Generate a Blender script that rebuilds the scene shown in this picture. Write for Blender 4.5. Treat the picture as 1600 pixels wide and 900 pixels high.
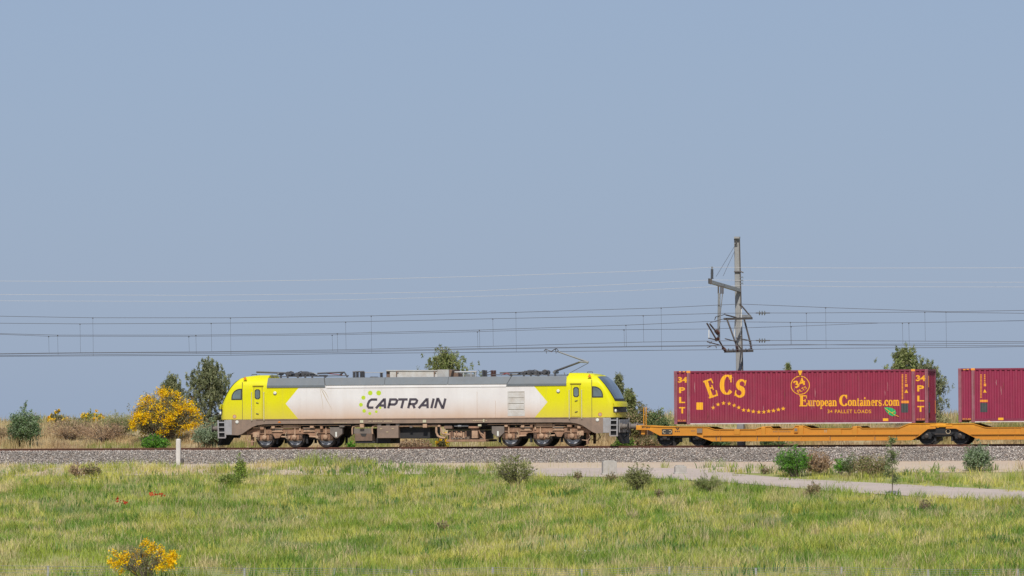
import bpy, bmesh, math
import numpy as np
from mathutils import Vector, Matrix

for o in list(bpy.data.objects):
    bpy.data.objects.remove(o)
scene = bpy.context.scene
COL = scene.collection
rng = np.random.default_rng(11)
PI = math.pi

# ------------------------------------------------------------------ camera
CAM = Vector((57.5, -324.2, 2.0))
FPX = 9600.0
YAW, PITCH, ROLL = math.radians(13.97), math.atan(190 / FPX), 0.0062
_f0 = Vector((-math.sin(YAW), math.cos(YAW), 0))
_r0 = Vector((math.cos(YAW), math.sin(YAW), 0))
FWD = (_f0 * math.cos(PITCH) + Vector((0, 0, 1)) * math.sin(PITCH)).normalized()
_u0 = _r0.cross(FWD).normalized()
UP = _u0 * math.cos(ROLL) + _r0 * math.sin(ROLL)
RIGHT = _r0 * math.cos(ROLL) - _u0 * math.sin(ROLL)
cam_d = bpy.data.cameras.new('camera')
cam_d.sensor_width = 36
cam_d.lens = 36 * FPX / 1600
cam_d.clip_start = 1
cam_d.clip_end = 20000
cam = bpy.data.objects.new('camera', cam_d)
COL.objects.link(cam)
M = Matrix((RIGHT, UP, -FWD)).transposed().to_4x4()
M.translation = CAM
cam.matrix_world = M
scene.camera = cam

# ------------------------------------------------------------------ sky, sun, exposure
SUN_EL, SUN_AZ = math.radians(49), math.radians(10)      # azimuth off the track's normal, towards the right of the camera
sun_dir = Vector((math.sin(SUN_AZ) * math.cos(SUN_EL), -math.cos(SUN_AZ) * math.cos(SUN_EL), math.sin(SUN_EL)))
world = bpy.data.worlds.new('World')
scene.world = world
world.use_nodes = True
wn = world.node_tree.nodes
wl = world.node_tree.links
wn.clear()
sky = wn.new('ShaderNodeTexSky')
sky.sky_type = 'NISHITA'
sky.sun_disc = False
sky.sun_elevation = SUN_EL
sky.sun_rotation = math.atan2(sun_dir.x, sun_dir.y)
sky.air_density = 1.0
sky.dust_density = 0.6
sky.ozone_density = 2.5
tint = wn.new('ShaderNodeMix')
tint.data_type = 'RGBA'
tint.blend_type = 'MULTIPLY'
tint.inputs[0].default_value = 1.0
tint.inputs[7].default_value = (0.66, 0.72, 0.86, 1)
bgn = wn.new('ShaderNodeBackground')
bgn.inputs[1].default_value = 0.075
wout = wn.new('ShaderNodeOutputWorld')
wl.new(sky.outputs[0], tint.inputs[6])
veil = wn.new('ShaderNodeMix')            # spring haze: one even pale blue over the whole sky
veil.data_type = 'RGBA'
veil.inputs[0].default_value = 0.70
veil.inputs[7].default_value = (4.60, 5.92, 8.45, 1)
wl.new(tint.outputs[2], veil.inputs[6])
wl.new(veil.outputs[2], bgn.inputs[0])
wl.new(bgn.outputs[0], wout.inputs[0])
sun_d = bpy.data.lights.new('sun', 'SUN')
sun_d.energy = 4.0
sun_d.angle = math.radians(0.53)
sun_d.color = (1.0, 0.95, 0.87)
sun = bpy.data.objects.new('sun', sun_d)
COL.objects.link(sun)
sun.rotation_euler = sun_dir.to_track_quat('Z', 'Y').to_euler()
sun.location = (0, -40, 60)
vs = scene.view_settings
vs.view_transform = 'Standard'
vs.look = 'None'
vs.exposure = 0.0
vs.gamma = 1.0
vs.use_curve_mapping = False

# ------------------------------------------------------------------ where things stand
def P(px, py, Y):
    """world point of the photograph's pixel on the vertical plane y = Y"""
    d = FWD * FPX + RIGHT * (px - 800) + UP * (450 - py)
    t = (Y - CAM.y) / d.y
    return CAM + d * t

def X(px, Y, py=690): return P(px, py, Y).x
def Z(px, py, Y): return P(px, py, Y).z

def sstep(a, b, v):
    t = np.clip((v - a) / (b - a), 0, 1)
    return t * t * (3 - 2 * t)

_vn = rng.random((64, 64))
def vnoise(x, y):
    x = np.asarray(x, float); y = np.asarray(y, float)
    xi = np.floor(x).astype(int); yi = np.floor(y).astype(int)
    fx = x - xi; fy = y - yi
    fx = fx * fx * (3 - 2 * fx); fy = fy * fy * (3 - 2 * fy)
    a = _vn[xi % 64, yi % 64]; b = _vn[(xi + 1) % 64, yi % 64]
    c = _vn[xi % 64, (yi + 1) % 64]; d = _vn[(xi + 1) % 64, (yi + 1) % 64]
    return (a * (1 - fx) + b * fx) * (1 - fy) + (c * (1 - fx) + d * fx) * fy

def fbm(x, y):
    return vnoise(x, y) * .55 + vnoise(x * 2.1 + 9, y * 2.1 + 5) * .3 + vnoise(x * 4.3 + 3, y * 4.3 + 17) * .15

def terrain(x, y):
    x = np.asarray(x, float); y = np.asarray(y, float)
    z = np.interp(y, [-4000, -330, -200, -115, -80, -60, -35, -20, -9, -4.0, 4.5, 15, 40, 80, 200, 7000],
                  [-8.0, -8.0, -5.4, -3.8, -3.3, -3.02, -2.55, -1.72, -1.03, -0.88, -0.40, 0.95, 1.15, -1.0, -6.0, -60.0])
    und = (fbm(x * .16 + 3, y * .10) - .5) * .8 * sstep(-30, -48, y) * sstep(-200, -120, y)
    back = (fbm(x * .3, y * .3) - .5) * .5 * sstep(6, 12, y) * sstep(80, 40, y)
    return z + und + back

def ground(px, py):
    """where the sight line through a pixel meets the near slope"""
    d = FWD * FPX + RIGHT * (px - 800) + UP * (450 - py)
    y = np.linspace(-140, 3, 2861)
    t = (y - CAM.y) / d.y
    xs = CAM.x + d.x * t; zs = CAM.z + d.z * t
    below = np.nonzero(zs <= terrain(xs, y))[0]
    i = below[0] if len(below) else len(y) - 1
    return Vector((xs[i], y[i], float(terrain(xs[i], y[i]))))

# ------------------------------------------------------------------ materials
MATS = {}
def nodemat(name):
    m = bpy.data.materials.new(name)
    m.use_nodes = True
    nt = m.node_tree
    for n in list(nt.nodes):
        if n.type not in ('BSDF_PRINCIPLED', 'OUTPUT_MATERIAL'):
            nt.nodes.remove(n)
    b = next(n for n in nt.nodes if n.type == 'BSDF_PRINCIPLED')
    MATS[name] = m
    return m, nt, b

def N(nt, typ, **kw):
    n = nt.nodes.new(typ)
    for k, v in kw.items():
        setattr(n, k, v)
    return n

def val(nt, op, a, b=None, c=None, clamp=False):
    n = nt.nodes.new('ShaderNodeMath')
    n.operation = op
    n.use_clamp = clamp
    for i, v in enumerate((a, b, c)):
        if v is None: continue
        if isinstance(v, (int, float)): n.inputs[i].default_value = v
        else: nt.links.new(v, n.inputs[i])
    return n.outputs[0]

def rgbmix(nt, f, a, b, mode='MIX'):
    n = nt.nodes.new('ShaderNodeMix')
    n.data_type = 'RGBA'
    n.blend_type = mode
    for i, v in ((0, f), (6, a), (7, b)):
        if isinstance(v, (int, float)): n.inputs[i].default_value = v
        elif isinstance(v, tuple): n.inputs[i].default_value = (*v[:3], 1)
        else: nt.links.new(v, n.inputs[i])
    return n.outputs[2]

def noise(nt, scale, detail=4, rough=.6, vec=None, stretch=None):
    n = N(nt, 'ShaderNodeTexNoise')
    n.inputs['Scale'].default_value = scale
    n.inputs['Detail'].default_value = detail
    n.inputs['Roughness'].default_value = rough
    tc = N(nt, 'ShaderNodeTexCoord')
    src = tc.outputs['Object']
    if stretch:
        mp = N(nt, 'ShaderNodeMapping')
        mp.inputs['Scale'].default_value = stretch
        nt.links.new(src, mp.inputs[0])
        src = mp.outputs[0]
    nt.links.new(src, n.inputs['Vector'])
    return n.outputs[0]

def ramp(nt, v, lo, hi):
    n = N(nt, 'ShaderNodeMapRange')
    n.inputs[1].default_value = lo
    n.inputs[2].default_value = hi
    nt.links.new(v, n.inputs[0])
    return n.outputs[0]

def bump(nt, b, h, strength, dist=.02):
    n = N(nt, 'ShaderNodeBump')
    n.inputs['Strength'].default_value = strength
    n.inputs['Distance'].default_value = dist
    nt.links.new(h, n.inputs['Height'])
    nt.links.new(n.outputs[0], b.inputs['Normal'])

def worn(name, c1, c2, scale=3, lo=.4, hi=.75, rough=.6, metal=0, dust=None, stretch=None, bmp=0, streak=None):
    """paint c1 with patches of c2; dust = (colour, z with full dust, z with none, amount)"""
    m, nt, b = nodemat(name)
    f = ramp(nt, noise(nt, scale, 6, .65, stretch=stretch), lo, hi)
    c = rgbmix(nt, f, c1, c2)
    if streak:
        s = ramp(nt, noise(nt, 1.0, 5, .7, stretch=(streak[2], streak[2], .25)), .5, .8)
        c = rgbmix(nt, val(nt, 'MULTIPLY', s, streak[1]), c, streak[0])
    if dust:
        tc = N(nt, 'ShaderNodeTexCoord'); sx = N(nt, 'ShaderNodeSeparateXYZ')
        nt.links.new(tc.outputs['Object'], sx.inputs[0])
        g = val(nt, 'MULTIPLY_ADD', noise(nt, 1.6, 6, .7), .7, sx.outputs[2])
        g = ramp(nt, g, dust[2] + .35, dust[1] + .35)
        g = val(nt, 'POWER', g, 1.5)
        c = rgbmix(nt, val(nt, 'MULTIPLY', g, dust[3]), c, dust[0])
    nt.links.new(c, b.inputs['Base Color'])
    b.inputs['Roughness'].default_value = rough
    b.inputs['Metallic'].default_value = metal
    if bmp:
        bump(nt, b, noise(nt, scale * 6, 4), bmp)
    return m

DUST = (.34, .23, .15)
worn('orange_paint', (.78, .345, .016), (.66, .26, .014), 2.2, .45, .8, .55, dust=((.46, .18, .02), .35, .9, .7), streak=((.40, .17, .02), .4, 6))
worn('roof_grey', (.135, .155, .175), (.115, .125, .135), 1.4, rough=.55, streak=((.18, .17, .16), .35, 4))
worn('light_grey', (.42, .42, .41), (.34, .30, .27), 2, rough=.55)
worn('pale_cover', (.56, .54, .51), (.42, .36, .30), 2, rough=.55)
worn('dusty_brown', (.205, .130, .090), (.13, .088, .066), 2.6, rough=.8, streak=((.09, .065, .05), .6, 5))
worn('dusty_solebar', (.27, .19, .14), (.19, .14, .11), 1.6, rough=.75, streak=((.12, .09, .07), .5, 4))
worn('dusty_grey', (.16, .14, .125), (.10, .09, .085), 2.5, rough=.75, dust=(DUST, .2, 1.5, .4))
worn('bogie_dust', (.36, .205, .125), (.17, .10, .065), 5, .38, .7, .85, bmp=.3)
worn('bogie_light', (.48, .31, .20), (.30, .19, .12), 6, rough=.8)
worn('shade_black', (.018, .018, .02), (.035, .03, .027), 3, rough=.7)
worn('bogie_black', (.012, .013, .016), (.028, .025, .024), 3, .5, .8, rough=.6, dust=((.09, .07, .055), -.1, .5, .35))
worn('tyre_steel', (.045, .038, .034), (.08, .06, .05), 6, rough=.5, metal=.3)
worn('disc_steel', (.46, .46, .48), (.34, .33, .33), 8, rough=.45, metal=.2)
worn('frame_grey', (.33, .33, .34), (.25, .24, .235), 3, rough=.6, dust=(DUST, .3, 1.4, .4))
worn('panto_dark', (.060, .060, .066), (.10, .09, .085), 6, rough=.55)
worn('panto_grey', (.20, .205, .20), (.14, .14, .14), 6, rough=.5)
worn('insulator_brown', (.12, .055, .04), (.08, .04, .03), 8, rough=.35)
worn('insulator_glass', (.20, .215, .22), (.15, .16, .165), 8, rough=.25)
worn('white_plastic', (.70, .70, .68), (.60, .58, .55), 4, rough=.5)
worn('cable_red', (.30, .05, .05), (.22, .05, .05), 8, rough=.6)
worn('rail_rust', (.155, .062, .036), (.10, .045, .03), 4, rough=.75)
worn('rail_head', (.20, .12, .09), (.14, .09, .07), 4, rough=.5, metal=.3)
worn('post_white', (.62, .59, .55), (.52, .48, .44), 5, rough=.85, streak=((.36, .32, .28), .4, 6))
worn('concrete', (.44, .41, .37), (.33, .30, .265), 5, rough=.9, bmp=.2, streak=((.25, .22, .19), .5, 6))
worn('mast_concrete', (.31, .31, .305), (.25, .25, .245), 4, rough=.85, streak=((.24, .21, .18), .6, 5))
worn('steel_dark', (.085, .075, .07), (.13, .105, .09), 6, rough=.6)
worn('galvanised', (.30, .31, .32), (.22, .22, .22), 6, rough=.5, metal=.3)
worn('wire_dark', (.075, .075, .085), (.09, .09, .095), 1, rough=.6)
worn('wire_pale', (.62, .58, .53), (.58, .55, .52), 1, rough=.5)
worn('yellow_print', (.86, .42, .015), (.78, .38, .03), 5, rough=.5)
worn('orange_print', (.80, .30, .03), (.70, .27, .05), 5, rough=.5)
worn('logo_grey', (.055, .045, .06), (.075, .06, .075), 3, rough=.5)
worn('lime_print', (.47, .62, .02), (.42, .55, .03), 4, rough=.5)
worn('green_print', (.03, .42, .13), (.02, .33, .10), 6, rough=.5)
worn('dark_plate', (.055, .065, .065), (.075, .08, .08), 6, rough=.5)
worn('black_plate', (.03, .028, .026), (.05, .045, .04), 6, rough=.6)
worn('print_pale', (.48, .38, .24), (.40, .31, .2), 6, rough=.7)
worn('warn_red', (.6, .08, .05), (.5, .08, .05), 6, rough=.5)
worn('warn_orange', (.75, .22, .02), (.7, .2, .02), 6, rough=.5)
worn('scuff_pale', (.44, .22, .22), (.52, .34, .32), 5, rough=.8)
worn('scuff_rust', (.16, .05, .035), (.22, .08, .05), 5, rough=.85)
worn('seam_dark', (.10, .085, .05), (.13, .11, .06), 6, rough=.8)
worn('door_seam', (.42, .33, .02), (.36, .29, .03), 6, rough=.8)
worn('handrail', (.58, .55, .38), (.45, .42, .3), 6, rough=.4)
worn('container_rail', (.215, .020, .056), (.17, .018, .045), 3, rough=.6, streak=((.26, .12, .12), .5, 4))
worn('container_post', (.28, .095, .12), (.20, .05, .075), 3, .35, .7, .65, streak=((.34, .24, .22), .55, 9))
worn('underline_pale', (.62, .56, .52), (.5, .4, .36), 3, rough=.7)
worn('container_paint', (.275, .020, .056), (.225, .018, .047), 1.6, .35, .7, rough=.62, streak=((.32, .095, .115), .5, 8), dust=((.20, .06, .05), -.1, .8, .5))
worn('container_paint_dark', (.275, .018, .062), (.235, .016, .052), 1.6, .35, .7, rough=.6, streak=((.31, .08, .11), .4, 8))
worn('bark', (.13, .10, .08), (.20, .16, .13), 8, rough=.9, bmp=.4)
worn('twig_grey', (.24, .19, .155), (.16, .125, .10), 8, rough=.9)
worn('lamp_lens', (.72, .72, .66), (.66, .66, .6), 6, rough=.15)

def glass(name, c, rough=.06):
    m, nt, b = nodemat(name)
    b.inputs['Base Color'].default_value = (*c, 1)
    b.inputs['Roughness'].default_value = rough
    b.inputs['Specular IOR Level'].default_value = .6
    f = ramp(nt, noise(nt, 1.5, 2), .3, .7)
    nt.links.new(rgbmix(nt, f, c, tuple(v * 1.6 for v in c)), b.inputs['Base Color'])
    return m
glass('cab_glass', (.10, .13, .135))
glass('windscreen_glass', (.07, .09, .12), .03)  # bluish base colour lifted to stand in for reflected sky

def leafmat(name, trans=.3, rough=.6):
    m, nt, b = nodemat(name)
    at = N(nt, 'ShaderNodeAttribute', attribute_name='tint')
    nt.links.new(at.outputs[0], b.inputs['Base Color'])
    b.inputs['Roughness'].default_value = rough
    b.inputs['Specular IOR Level'].default_value = .25
    tr = N(nt, 'ShaderNodeBsdfTranslucent')
    nt.links.new(at.outputs[0], tr.inputs[0])
    mx = N(nt, 'ShaderNodeMixShader')
    mx.inputs[0].default_value = trans
    out = next(n for n in nt.nodes if n.type == 'OUTPUT_MATERIAL')
    nt.links.new(b.outputs[0], mx.inputs[1])
    nt.links.new(tr.outputs[0], mx.inputs[2])
    nt.links.new(mx.outputs[0], out.inputs[0])
    return m
leafmat('leaf', .3)
leafmat('grass_blade', .35)
leafmat('petal', .25)
leafmat('stone', 0.0, .9)

def soilmat(name, cols, scale, bmp):
    m, nt, b = nodemat(name)
    f1 = ramp(nt, noise(nt, scale, 8, .6), .35, .65)
    f2 = ramp(nt, noise(nt, scale * 9, 5, .7), .35, .7)
    c = rgbmix(nt, f1, cols[0], cols[1])
    c = rgbmix(nt, f2, c, cols[2])
    nt.links.new(c, b.inputs['Base Color'])
    b.inputs['Roughness'].default_value = .95
    bump(nt, b, noise(nt, scale * 25, 5), bmp, .03)
    return m
soilmat('meadow_soil', ((.27, .29, .075), (.36, .32, .13), (.22, .25, .06)), .25, .6)
soilmat('path_dirt', ((.50, .39, .285), (.45, .345, .255), (.53, .43, .32)), .35, .4)
soilmat('bank_soil', ((.46, .33, .20), (.38, .29, .16), (.33, .28, .13)), .6, .6)
m, nt, b = nodemat('road_dust')
f1 = ramp(nt, noise(nt, .35, 6, .6), .35, .65)
f2 = ramp(nt, noise(nt, 2.2, 6, .7, stretch=(.35, 1, 1)), .38, .68)
f3 = ramp(nt, noise(nt, 14, 5, .75), .45, .75)
c = rgbmix(nt, f1, (.50, .405, .345), (.42, .345, .295))
c = rgbmix(nt, val(nt, 'MULTIPLY', f2, .55), c, (.36, .285, .235))
c = rgbmix(nt, val(nt, 'MULTIPLY', f3, .5), c, (.60, .52, .45))
nt.links.new(c, b.inputs['Base Color'])
b.inputs['Roughness'].default_value = .95
bump(nt, b, noise(nt, 9, 6, .7), .8, .03)
soilmat('ballast_ground', ((.17, .145, .125), (.11, .095, .085), (.25, .22, .195)), 3, 1.0)

# locomotive livery: white with yellow ends meeting in chevrons, dusty towards the sole bar
XC = (X(462, -.9) + X(848, -.9)) / 2
SIDE = -1.43
def U(px, py=640): return abs(P(px, py, SIDE).x - XC)
zmid = (Z(446, 631, SIDE) + Z(855, 628, SIDE)) / 2
utip = (U(446) + U(855)) / 2
utop = (U(467) + U(833)) / 2
ztop = Z(467, 605, SIDE)
m, nt, b = nodemat('livery')
tc = N(nt, 'ShaderNodeTexCoord'); sx = N(nt, 'ShaderNodeSeparateXYZ')
nt.links.new(tc.outputs['Object'], sx.inputs[0])
k = (utip - utop) / (ztop - zmid)
e = val(nt, 'ADD', val(nt, 'ABSOLUTE', sx.outputs[0]),
        val(nt, 'MULTIPLY', val(nt, 'ABSOLUTE', val(nt, 'SUBTRACT', sx.outputs[2], zmid)), k))
yel = ramp(nt, e, utip - .01, utip + .01)
white = rgbmix(nt, ramp(nt, noise(nt, .8, 5, .6, stretch=(1, 1, .4)), .35, .7), (.73, .71, .70), (.65, .615, .60))
yellow = rgbmix(nt, ramp(nt, noise(nt, 1.0, 4), .4, .7), (.69, .655, .002), (.65, .60, .003))
c = rgbmix(nt, yel, white, yellow)
g = val(nt, 'MULTIPLY_ADD', noise(nt, .9, 5, .6, stretch=(1, 1, .5)), .5, sx.outputs[2])
g = val(nt, 'POWER', ramp(nt, g, 2.95, 1.72), 1.4)
c = rgbmix(nt, val(nt, 'MULTIPLY', g, val(nt, 'MULTIPLY_ADD', yel, -.40, .80)), c, (.50, .29, .15))
s = ramp(nt, noise(nt, 1, 6, .7, stretch=(5, 5, .18)), .52, .85)
c = rgbmix(nt, val(nt, 'MULTIPLY', s, .16), c, (.34, .24, .17))
nt.links.new(c, b.inputs['Base Color'])
b.inputs['Roughness'].default_value = .48
b.inputs['Specular IOR Level'].default_value = .3

# ------------------------------------------------------------------ mesh helpers
ORG = {}
def tag(o, label=None, cat=None, group=None, kind=None):
    if label: o['label'] = label
    if cat: o['category'] = cat
    if group: o['group'] = group
    if kind: o['kind'] = kind
    return o

def thing(name, loc, label=None, cat=None, group=None, kind=None):
    o = bpy.data.objects.new(name, None)
    COL.objects.link(o)
    o.empty_display_size = .3
    o.location = loc
    ORG[o] = Vector(loc)
    return tag(o, label, cat, group, kind)

def link(name, me, parent=None, origin=None):
    o = bpy.data.objects.new(name, me)
    COL.objects.link(o)
    if parent is not None:
        o.parent = parent
        ORG[o] = ORG[parent]
    else:
        ORG[o] = Vector(origin or (0, 0, 0))
        o.location = ORG[o]
    return o

class MB:
    def __init__(s):
        s.v = []; s.f = []
    def add(s, vs, fs):
        n = len(s.v)
        s.v += [tuple(v) for v in vs]
        s.f += [tuple(i + n for i in f) for f in fs]
        return s
    def box(s, a, b):
        x0, x1 = sorted((a[0], b[0])); y0, y1 = sorted((a[1], b[1])); z0, z1 = sorted((a[2], b[2]))
        return s.add([(x0, y0, z0), (x1, y0, z0), (x1, y1, z0), (x0, y1, z0), (x0, y0, z1), (x1, y0, z1), (x1, y1, z1), (x0, y1, z1)],
                     [(0, 3, 2, 1), (4, 5, 6, 7), (0, 1, 5, 4), (1, 2, 6, 5), (2, 3, 7, 6), (3, 0, 4, 7)])
    def prism(s, poly, y0, y1):
        """closed outline in (x, z), pushed from y0 to y1"""
        n = len(poly)
        vs = [(p[0], y0, p[1]) for p in poly] + [(p[0], y1, p[1]) for p in poly]
        fs = [tuple(range(n)), tuple(range(2 * n - 1, n - 1, -1))]
        fs += [(i, i + n, (i + 1) % n + n, (i + 1) % n) for i in range(n)]
        return s.add(vs, fs)
    def tube(s, pts, r, n=6, r2=None):
        pts = [Vector(p) for p in pts]
        k = len(pts); vs = []; fs = []
        ref = None
        for i, p in enumerate(pts):
            t = (pts[min(i + 1, k - 1)] - pts[max(i - 1, 0)]).normalized()
            if ref is None:
                ref = Vector((0, 0, 1)) if abs(t.z) < .9 else Vector((1, 0, 0))
            a = t.cross(ref)
            if a.length < 1e-4: a = t.cross(Vector((0, 1, 0)))
            a.normalize(); bb = t.cross(a).normalized(); ref = -bb if bb.dot(ref) < 0 else bb
            rr = r if r2 is None else r + (r2 - r) * i / (k - 1)
            for j in range(n):
                w = 2 * PI * j / n
                vs.append(p + a * math.cos(w) * rr + bb * math.sin(w) * rr)
        for i in range(k - 1):
            for j in range(n):
                fs.append((i * n + j, i * n + (j + 1) % n, (i + 1) * n + (j + 1) % n, (i + 1) * n + j))
        fs.append(tuple(range(n - 1, -1, -1))); fs.append(tuple(range((k - 1) * n, k * n)))
        return s.add(vs, fs)
    def lathe(s, prof, c, axis='y', n=24, closed=False):
        """profile of (offset along axis, radius) turned about the axis through c"""
        c = Vector(c); vs = []; fs = []
        for (o, r) in prof:
            for j in range(n):
                w = 2 * PI * j / n
                q = {'y': (r * math.cos(w), o, r * math.sin(w)), 'z': (r * math.cos(w), r * math.sin(w), o), 'x': (o, r * math.cos(w), r * math.sin(w))}[axis]
                vs.append(c + Vector(q))
        k = len(prof)
        for i in range(k if closed else k - 1):
            for j in range(n):
                i2 = (i + 1) % k
                fs.append((i * n + j, i * n + (j + 1) % n, i2 * n + (j + 1) % n, i2 * n + j))
        if not closed:
            fs.append(tuple(range(n - 1, -1, -1))); fs.append(tuple(range((k - 1) * n, k * n)))
        return s.add(vs, fs)
    def mesh(s, name, org):
        me = bpy.data.meshes.new(name)
        me.from_pydata([(x - org[0], y - org[1], z - org[2]) for x, y, z in s.v], [], s.f)
        bm = bmesh.new(); bm.from_mesh(me)
        bmesh.ops.recalc_face_normals(bm, faces=bm.faces)
        bm.to_mesh(me); bm.free()
        return me
    def build(s, name, mat, parent=None, origin=None, smooth=False, bevel=0):
        org = ORG[parent] if parent is not None else Vector(origin or (0, 0, 0))
        me = s.mesh(name, org)
        me.materials.append(MATS[mat])
        if smooth:
            for p in me.polygons: p.use_smooth = True
            me.set_sharp_from_angle(angle=math.radians(40))
        o = link(name, me, parent, origin)
        if bevel:
            md = o.modifiers.new('bevel', 'BEVEL'); md.width = bevel; md.segments = 2; md.limit_method = 'ANGLE'
        return o

def arrays_mesh(name, verts, quads, tris, tint, mat, parent=None, origin=None):
    verts = np.asarray(verts, np.float32).reshape(-1, 3)
    org = np.array(ORG[parent] if parent is not None else (origin or (0, 0, 0)), np.float32)
    nq, ntri = len(quads), len(tris)
    me = bpy.data.meshes.new(name)
    me.vertices.add(len(verts))
    me.vertices.foreach_set('co', (verts - org).ravel())
    loops = np.concatenate([np.asarray(quads, np.int32).ravel(), np.asarray(tris, np.int32).ravel()])
    me.loops.add(len(loops))
    me.loops.foreach_set('vertex_index', loops)
    me.polygons.add(nq + ntri)
    st = np.concatenate([np.arange(nq) * 4, nq * 4 + np.arange(ntri) * 3]).astype(np.int32)
    me.polygons.foreach_set('loop_start', st)
    me.update(calc_edges=True)
    at = me.attributes.new('tint', 'FLOAT_COLOR', 'POINT')
    at.data.foreach_set('color', np.concatenate([np.asarray(tint, np.float32), np.ones((len(verts), 1), np.float32)], 1).ravel())
    me.materials.append(MATS[mat])
    me.validate()
    return link(name, me, parent, origin)

E4 = np.zeros((0, 4), int); E3 = np.zeros((0, 3), int)
def unit(v): return v / (np.linalg.norm(v, axis=-1, keepdims=True) + 1e-9)

def leaves(name, c, size, cols, mat, parent, aspect=.5, updir=None):
    """one diamond leaf per centre, turned at random"""
    n = len(c)
    a = unit(rng.normal(size=(n, 3)) + (0 if updir is None else updir))
    b = unit(np.cross(a, rng.normal(size=(n, 3))))
    s = (size * rng.uniform(.6, 1.4, n))[:, None]
    v = np.stack([c - a * s, c + b * s * aspect, c + a * s, c - b * s * aspect], 1)
    q = np.arange(n * 4).reshape(n, 4)
    return arrays_mesh(name, v, q, E3, np.repeat(cols, 4, 0), mat, parent)

def pick(pal, n, var=.18):
    pal = np.array(pal, float)
    c = pal[rng.integers(0, len(pal), n)]
    return np.clip(c * rng.uniform(1 - var, 1 + var, (n, 1)), 0, 1)

# ------------------------------------------------------------------ lettering
def ribbon(pts, w, closed=False):
    """a stroke of width w (one value or one per point) as (vertices, faces) in 2-D"""
    pts = [Vector(p) for p in pts]; k = len(pts)
    ws = [w] * k if isinstance(w, (int, float)) else w
    vs = []
    for i in range(k):
        a = pts[i - 1] if (i or closed) else None
        c = pts[(i + 1) % k] if (i < k - 1 or closed) else None
        d1 = (pts[i] - a).normalized() if a is not None else None
        d2 = (c - pts[i]).normalized() if c is not None else None
        d1 = d1 or d2; d2 = d2 or d1
        n1 = Vector((-d1.y, d1.x)); n2 = Vector((-d2.y, d2.x))
        nn = (n1 + n2)
        nn = nn.normalized() if nn.length > 1e-6 else n1
        sc = min(1 / max(nn.dot(n1), .35), 2.2)
        vs += [pts[i] + nn * ws[i] / 2 * sc, pts[i] - nn * ws[i] / 2 * sc]
    fs = [(2 * i, 2 * i + 1, 2 * ((i + 1) % k) + 1, 2 * ((i + 1) % k)) for i in range(k if closed else k - 1)]
    return vs, fs

def arc(cx, cy, rx, ry, a0, a1, n=14):
    return [(cx + rx * math.cos(math.radians(a0 + (a1 - a0) * i / n)), cy + ry * math.sin(math.radians(a0 + (a1 - a0) * i / n))) for i in range(n + 1)]

def contrast(pts, T, t):
    """thick where the stroke runs upright, thin where it runs level"""
    ws = []
    for i in range(len(pts)):
        a = Vector(pts[max(i - 1, 0)]); c = Vector(pts[min(i + 1, len(pts) - 1)])
        d = (c - a).normalized()
        ws.append(t + (T - t) * abs(d.y) ** 1.5)
    return ws

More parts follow.
